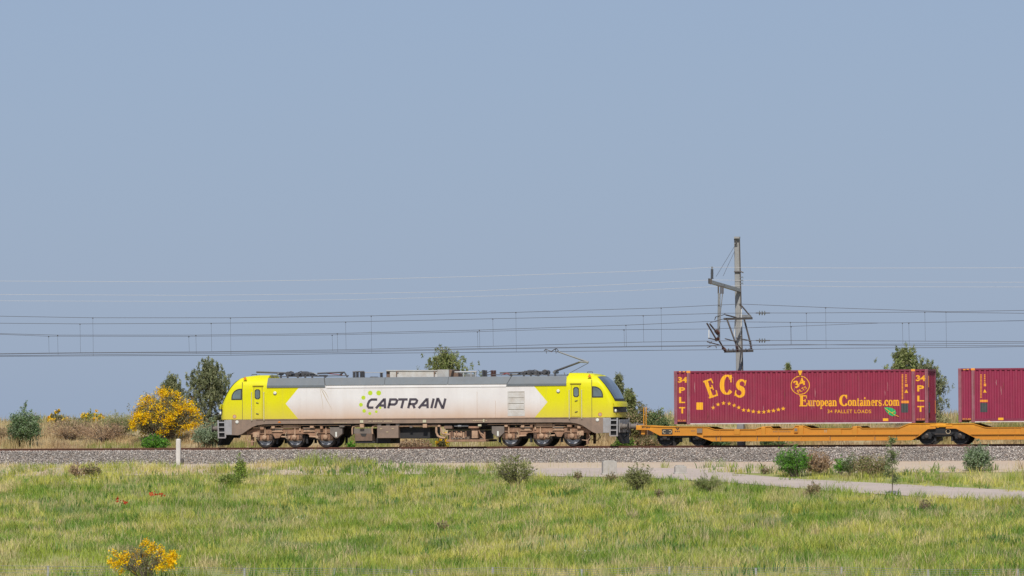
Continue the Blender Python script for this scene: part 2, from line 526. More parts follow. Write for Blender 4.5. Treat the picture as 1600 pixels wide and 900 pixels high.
def serif_glyph(ch):
    """(strokes as (vertices, faces)), advance; x-height 1, capitals 1.9"""
    T, t = .34, .15
    o = []
    def stem(x, y0, y1, w=T): o.append(ribbon([(x, y0), (x, y1)], w))
    def foot(x, y, w=.55): o.append(ribbon([(x - w / 2, y), (x + w / 2, y)], .13))
    def curve(p, TT=T, tt=t): o.append(ribbon(p, contrast(p, TT, tt)))
    if ch == 'o': curve(arc(.5, .5, .34, .44, 0, 360, 24)); return o, 1.02
    if ch == 'c': curve(arc(.5, .5, .34, .44, 40, 320, 20)); o.append(ribbon([(.72, .62), (.72, .84)], .2)); return o, .95
    if ch == 'e': curve(arc(.5, .5, .34, .44, 0, 318, 20)); o.append(ribbon([(.2, .5), (.84, .5)], .13)); return o, .98
    if ch == 'n': stem(.28, 0, .96); curve(arc(.55, .55, .30, .38, 150, 0, 8)); stem(.85, 0, .58); foot(.28, .06); foot(.85, .06); foot(.2, .93, .3); return o, 1.16
    if ch == 'u': stem(.28, .4, .96); curve(arc(.55, .42, .28, .36, 180, 330, 8)); stem(.85, 0, .96); foot(.2, .93, .35); foot(.78, .93, .35); foot(.95, .06, .3); return o, 1.16
    if ch == 'm':
        stem(.28, 0, .96)
        for cx in (.55, 1.1): curve(arc(cx, .55, .30, .38, 150, 0, 8)); stem(cx + .3, 0, .58); foot(cx + .3, .06, .5)
        foot(.28, .06); foot(.2, .93, .3); return o, 1.7
    if ch == 'r': stem(.28, 0, .96); curve(arc(.56, .55, .28, .36, 160, 50, 8)); foot(.3, .06); foot(.2, .93, .3); o.append(ribbon([(.72, .70), (.72, .9)], .2)); return o, .88
    if ch == 'p': stem(.28, -.45, .96); curve(arc(.55, .5, .32, .42, 150, -150, 18)); foot(.28, -.42); foot(.2, .93, .3); return o, 1.08
    if ch == 'a': curve(arc(.42, .27, .24, .24, 0, 360, 14)); stem(.72, .1, .65); curve(arc(.46, .66, .27, .27, 0, 160, 8)); foot(.82, .06, .35); return o, 1.0
    if ch == 't': stem(.3, .15, 1.3); o.append(ribbon([(.02, .92), (.66, .92)], .13)); curve(arc(.48, .18, .2, .14, 180, 320, 6)); return o, .72
    if ch == 'i': stem(.28, 0, .96); foot(.28, .06); foot(.2, .93, .3); o.append(ribbon([(.28, 1.16), (.28, 1.46)], .32)); return o, .58
    if ch == 's':
        p = arc(.42, .71, .25, .23, 30, 270, 10)[:-1] + arc(.42, .25, .27, .23, 90, -150, 10)
        o.append(ribbon(p, [.13 + .17 * math.sin(PI * i / (len(p) - 1)) ** 2 for i in range(len(p))]))
        o.append(ribbon([(.64, .7), (.64, .93)], .13)); o.append(ribbon([(.16, .07), (.16, .3)], .13)); return o, .84
    if ch == '.': o.append(ribbon([(.2, 0), (.2, .3)], .3)); return o, .45
    if ch == 'E':
        stem(.4, 0, 1.9, .5); o.append(ribbon([(.0, .09), (1.35, .09)], .18)); o.append(ribbon([(.0, 1.81), (1.28, 1.81)], .18))
        o.append(ribbon([(.5, .97), (1.0, .97)], .16)); o.append(ribbon([(1.0, .7), (1.0, 1.24)], .15))
        o.append(ribbon([(1.27, 0), (1.37, .58)], .17)); o.append(ribbon([(1.2, 1.9), (1.24, 1.36)], .16)); return o, 1.45
    if ch == 'C':
        p = arc(.78, .95, .60, .86, 42, 322, 26); o.append(ribbon(p, contrast(p, .52, .16)))
        o.append(ribbon([(1.24, 1.18), (1.24, 1.9)], .15)); return o, 1.5
    if ch == 'S':
        p = arc(.66, 1.38, .42, .43, 25, 270, 12)[:-1] + arc(.66, .5, .46, .45, 90, -155, 12)
        o.append(ribbon(p, [.17 + .33 * math.sin(PI * i / (len(p) - 1)) ** 2 for i in range(len(p))]))
        o.append(ribbon([(1.08, 1.3), (1.08, 1.9)], .14)); o.append(ribbon([(.2, .0), (.2, .62)], .14)); return o, 1.3
    return o, .5

def flat_glyphs(text):
    v = []; f = []; x = 0
    for ch in text:
        st, adv = serif_glyph(ch)
        for li, (vs, fs) in enumerate(st):
            n = len(v); v += [(p[0] + x, p[1], li) for p in vs]; f += [tuple(i + n for i in q) for q in fs]
        x += adv
    return v, f

def font2d(text, bold=.0, space=1.0):
    cu = bpy.data.curves.new('print', 'FONT')
    cu.body = text; cu.offset = bold; cu.space_character = space
    cu.resolution_u = 3
    o = bpy.data.objects.new('print', cu); COL.objects.link(o)
    dg = bpy.context.evaluated_depsgraph_get()
    ev = o.evaluated_get(dg); me = ev.to_mesh()
    v = [(p.co.x, p.co.y) for p in me.vertices]; f = [tuple(p.vertices) for p in me.polygons]
    ev.to_mesh_clear()
    bpy.data.objects.remove(o); bpy.data.curves.remove(cu)
    return v, f

def in_box(vf, x0, y0, x1, y1, rot=0, base=None):
    """fit a 2-D shape into a pixel box of the photograph (y runs down), turned by rot degrees about its middle"""
    v, f = vf
    xs = [p[0] for p in v]; ys = [p[1] for p in v]
    ax, bx, ay, by = min(xs), max(xs), min(ys), max(ys)
    if base: ay, by = base
    cx, cy = (x0 + x1) / 2, (y0 + y1) / 2
    out = []
    c, s = math.cos(math.radians(rot)), math.sin(math.radians(rot))
    for p in v:
        qx = x0 + (p[0] - ax) / (bx - ax) * (x1 - x0) - cx
        qy = y1 - (p[1] - ay) / (by - ay) * (y1 - y0) - cy
        out.append((cx + qx * c + qy * s, cy - qx * s + qy * c, *p[2:]))
    return out, f

def print_on(name, shapes, Y, mat, parent, corr=None, lift=.004, cuts=None):
    """lay flat shapes on the plane y = Y; corr(x) follows a corrugated side, cut at its folds"""
    bm = bmesh.new()
    org = ORG[parent]
    lay = bm.verts.layers.float.new('layer')
    for si, (v, f) in enumerate(shapes):
        bv = []
        for p in v:
            w = P(p[0], p[1], Y)
            bv.append(bm.verts.new((w.x, 0, w.z))); bv[-1][lay] = (p[2] if len(p) > 2 else si % 3) * .0009
        for q in f:
            try: bm.faces.new([bv[i] for i in q])
            except ValueError: pass
    if corr and bm.verts:
        x0 = min(v.co.x for v in bm.verts); x1 = max(v.co.x for v in bm.verts)
        for cx in cuts:
            if x0 < cx < x1:
                g = bm.verts[:] + bm.edges[:] + bm.faces[:]
                bmesh.ops.bisect_plane(bm, geom=g, plane_co=(cx, 0, 0), plane_no=(1, 0, 0))
    for v in bm.verts:
        y = (corr(v.co.x) if corr else Y) - lift - v[lay]
        v.co = Vector((v.co.x, y, v.co.z)) - org
    bmesh.ops.recalc_face_normals(bm, faces=bm.faces)
    for f in bm.faces:
        if f.normal.y > 0: f.normal_flip()
    me = bpy.data.meshes.new(name); bm.to_mesh(me); bm.free()
    me.materials.append(MATS[mat])
    return link(name, me, parent)

def rect(x0, y0, x1, y1): return [(x0, y0), (x1, y0), (x1, y1), (x0, y1)], [(0, 1, 2, 3)]
def poly2(pts): return list(pts), [tuple(range(len(pts)))]
def disc2(cx, cy, r, n=20): return poly2([(cx + r * math.cos(2 * PI * i / n), cy + r * math.sin(2 * PI * i / n)) for i in range(n)])
def ring2(cx, cy, r, w, n=36, a0=0, a1=360):
    if a1 - a0 >= 360:
        return ribbon([(cx + r * math.cos(2 * PI * i / n), cy + r * math.sin(2 * PI * i / n)) for i in range(n)], w, True)
    return ribbon(arc(cx, cy, r, r, a0, a1, n), w)

# ================================================================== the setting
def grid_obj(name, xs, ys, zf, mat):
    gx, gy = np.meshgrid(xs, ys)
    v = np.stack([gx, gy, zf(gx, gy)], -1).reshape(-1, 3)
    nx, ny = len(xs), len(ys)
    i = (np.arange(ny - 1)[:, None] * nx + np.arange(nx - 1)[None, :]).ravel()
    q = np.stack([i, i + 1, i + nx + 1, i + nx], 1)
    o = arrays_mesh(name, v, q, E3, np.tile((.3, .25, .15), (len(v), 1)), mat)
    for p in o.data.polygons: p.use_smooth = True
    return tag(o, kind='structure')

XL, XR = -62.0, 22.0
xs = np.concatenate([[-6000, -2000, -700, -300, -150, -95], np.arange(XL - 8, XR + 8.1, .8), [55, 110, 200, 500, 1500, 6000]])
ys = np.concatenate([[-4000, -330, -260, -200, -160, -140], np.arange(-128, 45, .8), [50, 60, 80, 120, 200, 300, 600, 1500, 4000, 7000]])
grid_obj('ground', xs, ys, terrain, 'meadow_soil')

def strip(name, far, near, mat, lift, n=80, m=6, ext=70):
    """a surface laid on the slope between two pixel outlines; carried on past the frame"""
    fx, nx = [p[0] for p in far], [p[0] for p in near]
    rows = []
    for i in range(n + 1):
        pxf = fx[0] + (fx[-1] - fx[0]) * i / n; pxn = nx[0] + (nx[-1] - nx[0]) * i / n
        a = ground(pxf, np.interp(pxf, fx, [p[1] for p in far]))
        b = ground(pxn, np.interp(pxn, nx, [p[1] for p in near]))
        rows.append((a, b))
    d = (rows[-1][0] - rows[-6][0]) / 5; e = (rows[-1][1] - rows[-6][1]) / 5
    for i in range(1, ext):
        rows.append((rows[n][0] + d * i, rows[n][1] + e * i))
    v = []; q = []
    for i, (a, b) in enumerate(rows):
        for j in range(m + 1):
            p = a.lerp(b, j / m)
            p.z = float(terrain(p.x, p.y)) + lift
            v.append(tuple(p))
            if i and j: k = i * (m + 1) + j; q.append((k - m - 2, k - 1, k, k - m - 1))
    o = arrays_mesh(name, v, np.array(q), E3, np.tile((.4, .35, .3), (len(v), 1)), mat)
    return tag(o, kind='structure'), [(a.x, a.y) for a, b in rows] + [(b.x, b.y) for a, b in rows[::-1]]

xp = np.arange(XL - 70, XR + 70, .8)
grid_obj('dirt_path', xp, np.arange(-14.2, -3.0, .4), lambda x, y: terrain(x, y) + .012 + 0 * x, 'path_dirt')
grid_obj('bank_earth', xp, np.arange(3.6, 15.5, .4), lambda x, y: terrain(x, y) + .015 + 0 * x, 'bank_soil')
road, ROAD = strip('road', [(760, 737), (850, 732.5), (1000, 731.5), (1090, 733), (1150, 741), (1250, 749), (1400, 757), (1600, 767.5)],
                   [(760, 738), (830, 744.5), (1000, 746.5), (1130, 754), (1300, 768), (1450, 777.5), (1600, 787)], 'road_dust', .025)

# ballast bed: crown level with the sleepers, shoulders falling to the path
bed = MB()
sec = [(-3.75, -.92), (-2.35, -.17), (2.35, -.17), (3.9, -.75), (3.9, -1.1), (-3.75, -1.1)]
for i, x in enumerate((XL - 70, XR + 70)):
    pass
bed.add([(x, y, z) for x in (XL - 70, XR + 70) for y, z in sec],
        [(i, (i + 1) % 6, (i + 1) % 6 + 6, i + 6) for i in range(6)] + [(0, 1, 2, 3, 4, 5), (11, 10, 9, 8, 7, 6)])
tag(bed.build('ballast_bed', 'ballast_ground'), kind='structure')

track = thing('railway_track', (-20, 0, -.17), kind='structure')
prof = [(-.0365, 0), (.0365, 0), (.0365, -.035), (.0085, -.05), (.0085, -.135), (.07, -.155), (.07, -.17), (-.07, -.17), (-.07, -.155), (-.0085, -.135), (-.0085, -.05), (-.0365, -.035)]
for yc in (-.87, .87):
    r = MB()
    n = len(prof)
    r.add([(x, yc + a, z) for x in (XL - 70, XR + 70) for a, z in prof],
          [(i, (i + 1) % n, (i + 1) % n + n, i + n) for i in range(n)] + [tuple(range(n)), tuple(range(2 * n - 1, n - 1, -1))])
    r.build('rail', 'rail_rust', track)
slp = MB().box((-.14, -1.3, -.37), (.14, 1.3, -.175)).mesh('sleeper', (0, 0, 0))
slp.materials.append(MATS['concrete'])
x = XL - 6
while x < XR + 6:
    s = link('sleeper', slp, track); s.location = Vector((x, 0, 0)) - ORG[track]
    x += .6

# stones on the near shoulder
n = 72000
sx_ = rng.uniform(XL + 2, XR - 2, n)
w = rng.uniform(0, 1, n)
top = w < .36
yy = np.where(top, rng.uniform(-2.4, -.95, n), rng.uniform(-3.85, -2.3, n) - np.where(rng.random(n) < .06, np.abs(rng.normal(0, .35, n)), 0))
zz = np.where(yy > -2.35, -.165, np.maximum(np.interp(yy, [-6, -3.75, -2.35], [-2.0, -.90, -.165]), terrain(sx_, yy) + .01)) + rng.uniform(-.02, .04, n)
sz = rng.uniform(.020, .047, n) * np.where(rng.random(n) < .08, 1.4, 1)
base = np.array([(1, 0, 0), (-1, 0, 0), (0, 1, 0), (0, -1, 0), (0, 0, .8), (0, 0, -.8)], float)
v = base[None] * (1 + rng.uniform(-.35, .35, (n, 6, 1))) + rng.uniform(-.25, .25, (n, 6, 3))
ang = rng.uniform(0, 2 * PI, n)
ca, sa = np.cos(ang)[:, None], np.sin(ang)[:, None]
v = np.stack([v[..., 0] * ca - v[..., 1] * sa, v[..., 0] * sa + v[..., 1] * ca, v[..., 2]], -1) * sz[:, None, None]
v += np.stack([sx_, yy, zz], 1)[:, None]
oct_f = np.array([(0, 2, 4), (2, 1, 4), (1, 3, 4), (3, 0, 4), (2, 0, 5), (1, 2, 5), (3, 1, 5), (0, 3, 5)])
tri = (np.arange(n)[:, None, None] * 6 + oct_f[None]).reshape(-1, 3)
cols = pick([(.36, .32, .285), (.29, .25, .225), (.45, .395, .345), (.58, .53, .47), (.17, .14, .125), (.40, .32, .26)], n, .28)
rust = (sstep(-2.0, -1.0, yy) * .55 * rng.random(n))[:, None]
cols = cols * (1 - rust) + cols * np.array((1.0, .62, .42)) * rust
cols = cols * (.82 + .36 * fbm(sx_ * .5, yy * .8 + 9))[:, None]
tag(arrays_mesh('ballast_stones', v, E4, tri, np.repeat(cols, 6, 0), 'stone'),
    'grey and tan crushed ballast stones on the near shoulder of the track', 'ballast', kind='stuff')
# ================================================================== locomotive
loco = thing('locomotive', (XC, 0, 0), 'six-axle electric locomotive, yellow ends and white middle lettered CAPTRAIN', 'locomotive')
def S(s, u): return XC + s * u          # s = -1 left end, +1 right end; u = metres from the middle
def avg(pl, pr): return (U(pl) + U(pr)) / 2

# cab: side outline (z -> how far the near side reaches), read off the left end
sil = [(655.5, 347.0), (648, 346.6), (640, 347.0), (633, 348.2), (626, 350.4), (619, 353.0), (612, 356.0), (605, 359.8), (599, 364.0), (594, 368.4), (590.5, 373.5), (588.2, 379.5), (587.0, 388.0), (586.4, 397)]
SZ = [Z(px, py, SIDE) for py, px in sil]
SU = [U(px, py) for py, px in sil]
ZB, ZT = SZ[0], SZ[-1]
UC = avg(418, 887)                       # cab ends here, machine room starts
WZ = [(ZB, 1.43), (3.0, 1.43), (3.25, 1.42), (3.45, 1.385), (3.62, 1.31), (3.75, 1.20), (3.84, 1.06), (3.92, .80)]
def cab_w(z): return float(np.interp(z, [a for a, _ in WZ], [b for _, b in WZ]))
def cab_u(z): return float(np.interp(z, SZ, SU))
def cab_pt(z, phi, off=0.0):
    """phi from -90 (near side) over 0 (nose) to 90 (far side)"""
    w = cab_w(z) + off; us = cab_u(z); bl = .52 if z < 2.3 else .52 - .10 * (z - 2.3)
    c, s = math.cos(math.radians(phi)), math.sin(math.radians(phi))
    y = w * math.copysign(abs(s) ** .62, s)
    u = us - .28 + (bl + off) * abs(c) ** .75
    return u, y
zl = sorted(set([round(float(q), 4) for q in np.linspace(ZB, ZT, 34)]))
phis = list(np.linspace(-90, 90, 33))
for s in (-1, 1):
    c = MB(); vs = []; fs = []
    for z in zl:
        row = [(S(s, UC - .004), -cab_w(z), z)] + [(S(s, cab_pt(z, p)[0]), cab_pt(z, p)[1], z) for p in phis] + [(S(s, UC - .004), cab_w(z), z)]
        vs += row
    k = len(phis) + 2
    for i in range(len(zl) - 1):
        for j in range(k - 1):
            fs.append((i * k + j, i * k + j + 1, (i + 1) * k + j + 1, (i + 1) * k + j))
        fs.append((i * k + k - 1, i * k, (i + 1) * k, (i + 1) * k + k - 1))
    fs.append(tuple(range(k))); fs.append(tuple(range((len(zl) - 1) * k, len(zl) * k)))
    c.add(vs, fs)
    cab = c.build('cab', 'livery', loco, smooth=True)

    def patch(name, mat, z0, z1, p0, p1, off, par, nz=10, npz=14, inset=None):
        m_ = MB(); vv = []; ff = []
        for i in range(nz + 1):
            z = z0 + (z1 - z0) * i / nz
            for j in range(npz + 1):
                a, b2 = p0, p1
                if inset: q = inset * (i / nz); a, b2 = p0 + q, p1 - q
                u, y = cab_pt(z, a + (b2 - a) * j / npz, off)
                vv.append((S(s, u + off * .6), y, z))
                if i and j:
                    kk = i * (npz + 1) + j; ff.append((kk - npz - 2, kk - 1, kk, kk - npz - 1))
        m_.add(vv, ff)
        return m_.build(name, mat, par, smooth=True)
    patch('windscreen_surround', 'black_plate', 2.44, 3.86, -43, 43, .012, cab, inset=-22)
    patch('windscreen', 'windscreen_glass', 2.56, 3.76, -39, 39, .02, cab, inset=-22)
    patch('headlight_panel', 'black_plate', 1.82, 2.12, -66, 66, .015, cab, 4)
    for a in (-50, 50):
        u, y = cab_pt(1.9, a, .03)
        MB().lathe([(-.05, .09), (.03, .09), (.045, .06)], (S(s, u), y, 1.9), 'x', 14).build('headlight', 'lamp_lens', cab)
    # nose lip over the headlights
    patch('nose_lip', 'livery', 2.125, 2.40, -64, 64, .07, cab, 4)

    # side window: quarter round, pane in a dark rubber frame, both sides
    wx0, wx1, wy0, wy1 = (avg(377.6, 926.5), avg(363.5, 942.7), Z(370, 608.3, SIDE), Z(370, 624.0, SIDE))
    def qwin(g):
        pts = [(wx0 - g, wy1 - g), (wx0 - g, wy0 + g)]
        for i in range(1, 9):
            a = PI / 2 * i / 8
            pts.append((wx0 + (wx1 - wx0 + g) * math.sin(a) ** .9, wy1 - g + (wy0 - wy1 + 2 * g) * math.cos(a) ** .8))
        return [(S(s, u), z) for u, z in pts]
    for side in (-1, 1):
        fr = MB().prism(qwin(.035), side * 1.40, side * 1.438).build('cab_window', 'black_plate', cab)
        MB().prism(qwin(-.03), side * 1.41, side * 1.442).build('pane', 'cab_glass', fr) if False else MB().prism(qwin(-.03), side * 1.41, side * 1.442).build('pane', 'cab_glass', cab)
        # crew door: sunk-looking leaf with its own frame, pane, handles and handrails
        d0, d1 = avg(411.0, 893.0), avg(395.6, 906.3)
        zt_, zb_ = Z(400, 604.5, SIDE), Z(400, 655.0, SIDE)
        seam = MB()
        y0, y1 = side * 1.41, side * 1.436
        for (a, b2, c2, e2) in ((d0, d0 + .03, zb_, zt_), (d1 - .03, d1, zb_, zt_), (d0, d1, zt_, zt_ + .03), (d0, d1, zb_, zb_ + .02)):
            seam.box((S(s, a), y0, c2), (S(s, b2), y1, e2))
        dr = MB().box((S(s, d0 + .05), side * 1.40, zb_ + .05), (S(s, d1 - .05), side * 1.441, zt_ - .03)).build('door', 'livery', loco, bevel=.012)
        seam.build('door_frame', 'door_seam', dr)
        MB().box((S(s, d0 - .05), side * 1.42, zt_ + .05), (S(s, d1 + .05), side * 1.47, zt_ + .075)).build('rain_strip', 'door_seam', dr)
        dw = [avg(407.5, 893.8 + 2.6), avg(398.2, 905.0)]
        dz = (Z(400, 608.2, SIDE), Z(400, 624, SIDE))
        wp = lambda g: [(S(s, dw[0] - g), dz[1] - g + .08), (S(s, dw[0] - g + .08), dz[1] - g), (S(s, dw[1] + g - .08), dz[1] - g), (S(s, dw[1] + g), dz[1] - g + .08),
                        (S(s, dw[1] + g), dz[0] + g - .08), (S(s, dw[1] + g - .08), dz[0] + g), (S(s, dw[0] - g + .08), dz[0] + g), (S(s, dw[0] - g), dz[0] + g - .08)]
        MB().prism(wp(.0), side * 1.42, side * 1.446).build('door_window_frame', 'black_plate', dr)
        MB().prism(wp(-.045), side * 1.42, side * 1.449).build('pane', 'cab_glass', dr)
        for zz_ in (Z(400, 629, SIDE), Z(400, 646, SIDE)):
            MB().tube([(S(s, d1 - .16), side * 1.443, zz_), (S(s, d1 - .16), side * 1.475, zz_), (S(s, d1 - .30), side * 1.475, zz_ - .03)], .018, 6).build('handle', 'steel_dark', dr)
        for u in (d0 - .09, d1 + .09):
            zt2, zb2 = Z(400, 613, SIDE), Z(400, 657, SIDE)
            MB().tube([(S(s, u), side * 1.43, zt2), (S(s, u), side * 1.50, zt2), (S(s, u), side * 1.50, zb2), (S(s, u), side * 1.43, zb2)], .021, 6).build('handrail', 'handrail', dr)
        # seam of the cab module and the crease above the door
        us_ = avg(379.5, 925.5)
        MB().box((S(s, us_ - .012), side * 1.40, ZB), (S(s, us_ + .012), side * 1.4335, Z(380, 597, SIDE))).build('panel_seam', 'seam_dark', cab)
        # round no-entry notice and side lamps
        un, zn = avg(367, 938.3), Z(367, 651, SIDE)
        MB().lathe([(0, .11), (side * -.002, .11)], (S(s, un), side * 1.434, zn), 'y', 20).build('round_notice', 'warn_red', cab)
        MB().lathe([(0, .085), (side * .003, .085)], (S(s, un), side * 1.436, zn), 'y', 20).build('notice_face', 'print_pale', cab)
        ul, zl_ = avg(429.2, 871.8), Z(429, 614, SIDE)
        MB().lathe([(-.02 * side, .085), (.03 * side, .085), (.045 * side, .06)], (S(s, ul), side * 1.43, zl_), 'y', 16).build('side_lamp', 'lamp_lens', loco)
        MB().lathe([(-.02 * side, .10), (.012 * side, .10)], (S(s, ul), side * 1.43, zl_ - .03), 'y', 16).build('lamp_rim', 'seam_dark', loco)
    # roof warning sign, horn
    ut = avg(385.6, 924)
    zt_ = Z(385, 591, SIDE)
    MB().prism([(S(s, ut - .1), zt_ - .08), (S(s, ut + .1), zt_ - .08), (S(s, ut), zt_ + .09)], -1.38, -1.31).build('warning_triangle', 'warn_orange', cab)
    MB().tube([(S(s, avg(384, 918)), -.3, ZT - .02), (S(s, avg(384, 918)), -.3, ZT + .05), (S(s, avg(392, 910)), -.3, ZT + .05), (S(s, avg(392, 910)), -.3, ZT - .02)], .02, 5).build('roof_rail', 'panto_dark', cab)

# machine room: flat sides, raked shoulders
ZG = (Z(480, 605.2, SIDE) + Z(830, 603.0, SIDE)) / 2       # foot of the raked grey panels
ZGm = (Z(600, 601.0, SIDE) + Z(760, 600.3, SIDE)) / 2      # foot of the middle panels
ZR = (Z(480, 590.5, SIDE + .2) + Z(700, 589.3, SIDE + .2) + Z(850, 588, SIDE + .2)) / 3
b = MB()
sec = [(-1.43, ZB), (-1.43, ZGm), (-1.24, ZR), (1.24, ZR), (1.43, ZGm), (1.43, ZB)]
b.add([(XC + q * (UC - .002), y, z) for q in (-1, 1) for y, z in sec], [(i, (i + 1) % 6, (i + 1) % 6 + 6, i + 6) for i in range(6)] + [(0, 1, 2, 3, 4, 5), (11, 10, 9, 8, 7, 6)])
body = b.build('body', 'livery', loco)
# grey shoulder panels: each a raked plate; tall ones under the pantographs
def shoulder(u0, u1, z0, skew0=0, skew1=0, o0=.012, o1=.04, name='roof_panel', mat='roof_grey'):
    sl = .19 / (ZR - ZGm)
    lv = [z0] + ([ZGm] if z0 < ZGm - .02 else []) + [ZR + .01]
    for side in (-1, 1):
        g = MB(); vs = []; fs = []
        for z in lv:
            t = (z - z0) / (ZR + .01 - z0)
            y = 1.43 - max(0, (z - ZGm)) * sl
            for u, off in ((u0 + skew0 * t, o0), (u1 + skew1 * t, o0), (u1 + skew1 * t, o1), (u0 + skew0 * t, o1)):
                vs.append((XC + u, side * (y + off), z))
        for i in range(len(lv) - 1):
            for j in range(4):
                fs.append((i * 4 + j, i * 4 + (j + 1) % 4, i * 4 + 4 + (j + 1) % 4, i * 4 + 4 + j))
        n = len(vs); fs += [(0, 1, 2, 3), (n - 1, n - 2, n - 3, n - 4)]
        g.add(vs, fs)
        g.build(name, mat, loco)
def ux(px): return X(px, SIDE, 600) - XC
shoulder(-UC + .02, ux(508.4), ZG, .02, -.13)
shoulder(ux(508.9), ux(600.6), ZGm, -.10)
for q in (508, 601, 699.8, 793):
    shoulder(ux(q - 3), ux(q + (10 if q > 790 else 3)), ZGm, 0, 0, .003, .009, 'panel_joint', 'black_plate')
for sd in (-1, 1):
    MB().prism([], 0, 0) if False else MB().add([(XC + u, sd * y, z) for u in (ux(510), ux(791)) for y, z in ((1.40, ZGm - .16), (1.458, ZGm - .15), (1.434, ZGm - .004), (1.40, ZGm - .004))],
        [(0, 1, 5, 4), (1, 2, 6, 5), (2, 3, 7, 6), (3, 0, 4, 7), (0, 1, 2, 3), (7, 6, 5, 4)]).build('cantrail', 'livery', loco)
shoulder(ux(601.2), ux(699.5), ZGm)
shoulder(ux(700.1), ux(792), ZGm, 0, .2)
shoulder(ux(791), UC - .02, ZG, .28, -.02)
MB().box((XC - UC + .1, -1.2, ZR - .02), (XC + UC - .1, 1.2, ZR + .012)).build('roof', 'roof_grey', loco)
# louvred grille and faint door seams on the white side
gx0, gx1 = X(793.5, SIDE), X(820.3, SIDE)
gz1, gz0 = Z(806, 611.2, SIDE), Z(806, 650.0, SIDE)
gr = MB()
for a in (0, 1):
    gr.box((gx0 if a == 0 else gx1 - .05, -1.40, gz0), (gx0 + .05 if a == 0 else gx1, -1.445, gz1))
gr.box((gx0 + .05, -1.40, gz0), (gx1 - .05, -1.443, gz0 + .05)); gr.box((gx0 + .05, -1.40, gz1 - .04), (gx1 - .05, -1.443, gz1))
grille = gr.build('grille', 'pale_cover', loco)
for i in range(4):
    h = (gz1 - gz0 - .09) / 4
    z0 = gz0 + .05 + h * i
    MB().box((gx0 + .05, -1.40, z0 + h - .035), (gx1 - .05, -1.4345, z0 + h)).build('divider', 'seam_dark', grille)
    for j in range(8):
        zz_ = z0 + (h - .04) * j / 8
        MB().add([(gx0 + .05, -1.432, zz_ + .055), (gx1 - .05, -1.432, zz_ + .055), (gx1 - .05, -1.448, zz_ + .008), (gx0 + .05, -1.448, zz_ + .008), (gx0 + .05, -1.425, zz_), (gx1 - .05, -1.425, zz_)],
                 [(0, 1, 2, 3), (3, 2, 5, 4), (0, 4, 5, 1), (0, 3, 4), (1, 5, 2)]).build('slat', 'pale_cover', grille)
for px, y0, y1 in ((745.8, 612, 654), (774.5, 626, 653)):
    MB().box((X(px, SIDE) - .006, -1.40, Z(px, y1, SIDE)), (X(px, SIDE) + .006, -1.4325, Z(px, y0, SIDE))).build('panel_seam', 'bogie_light', body)

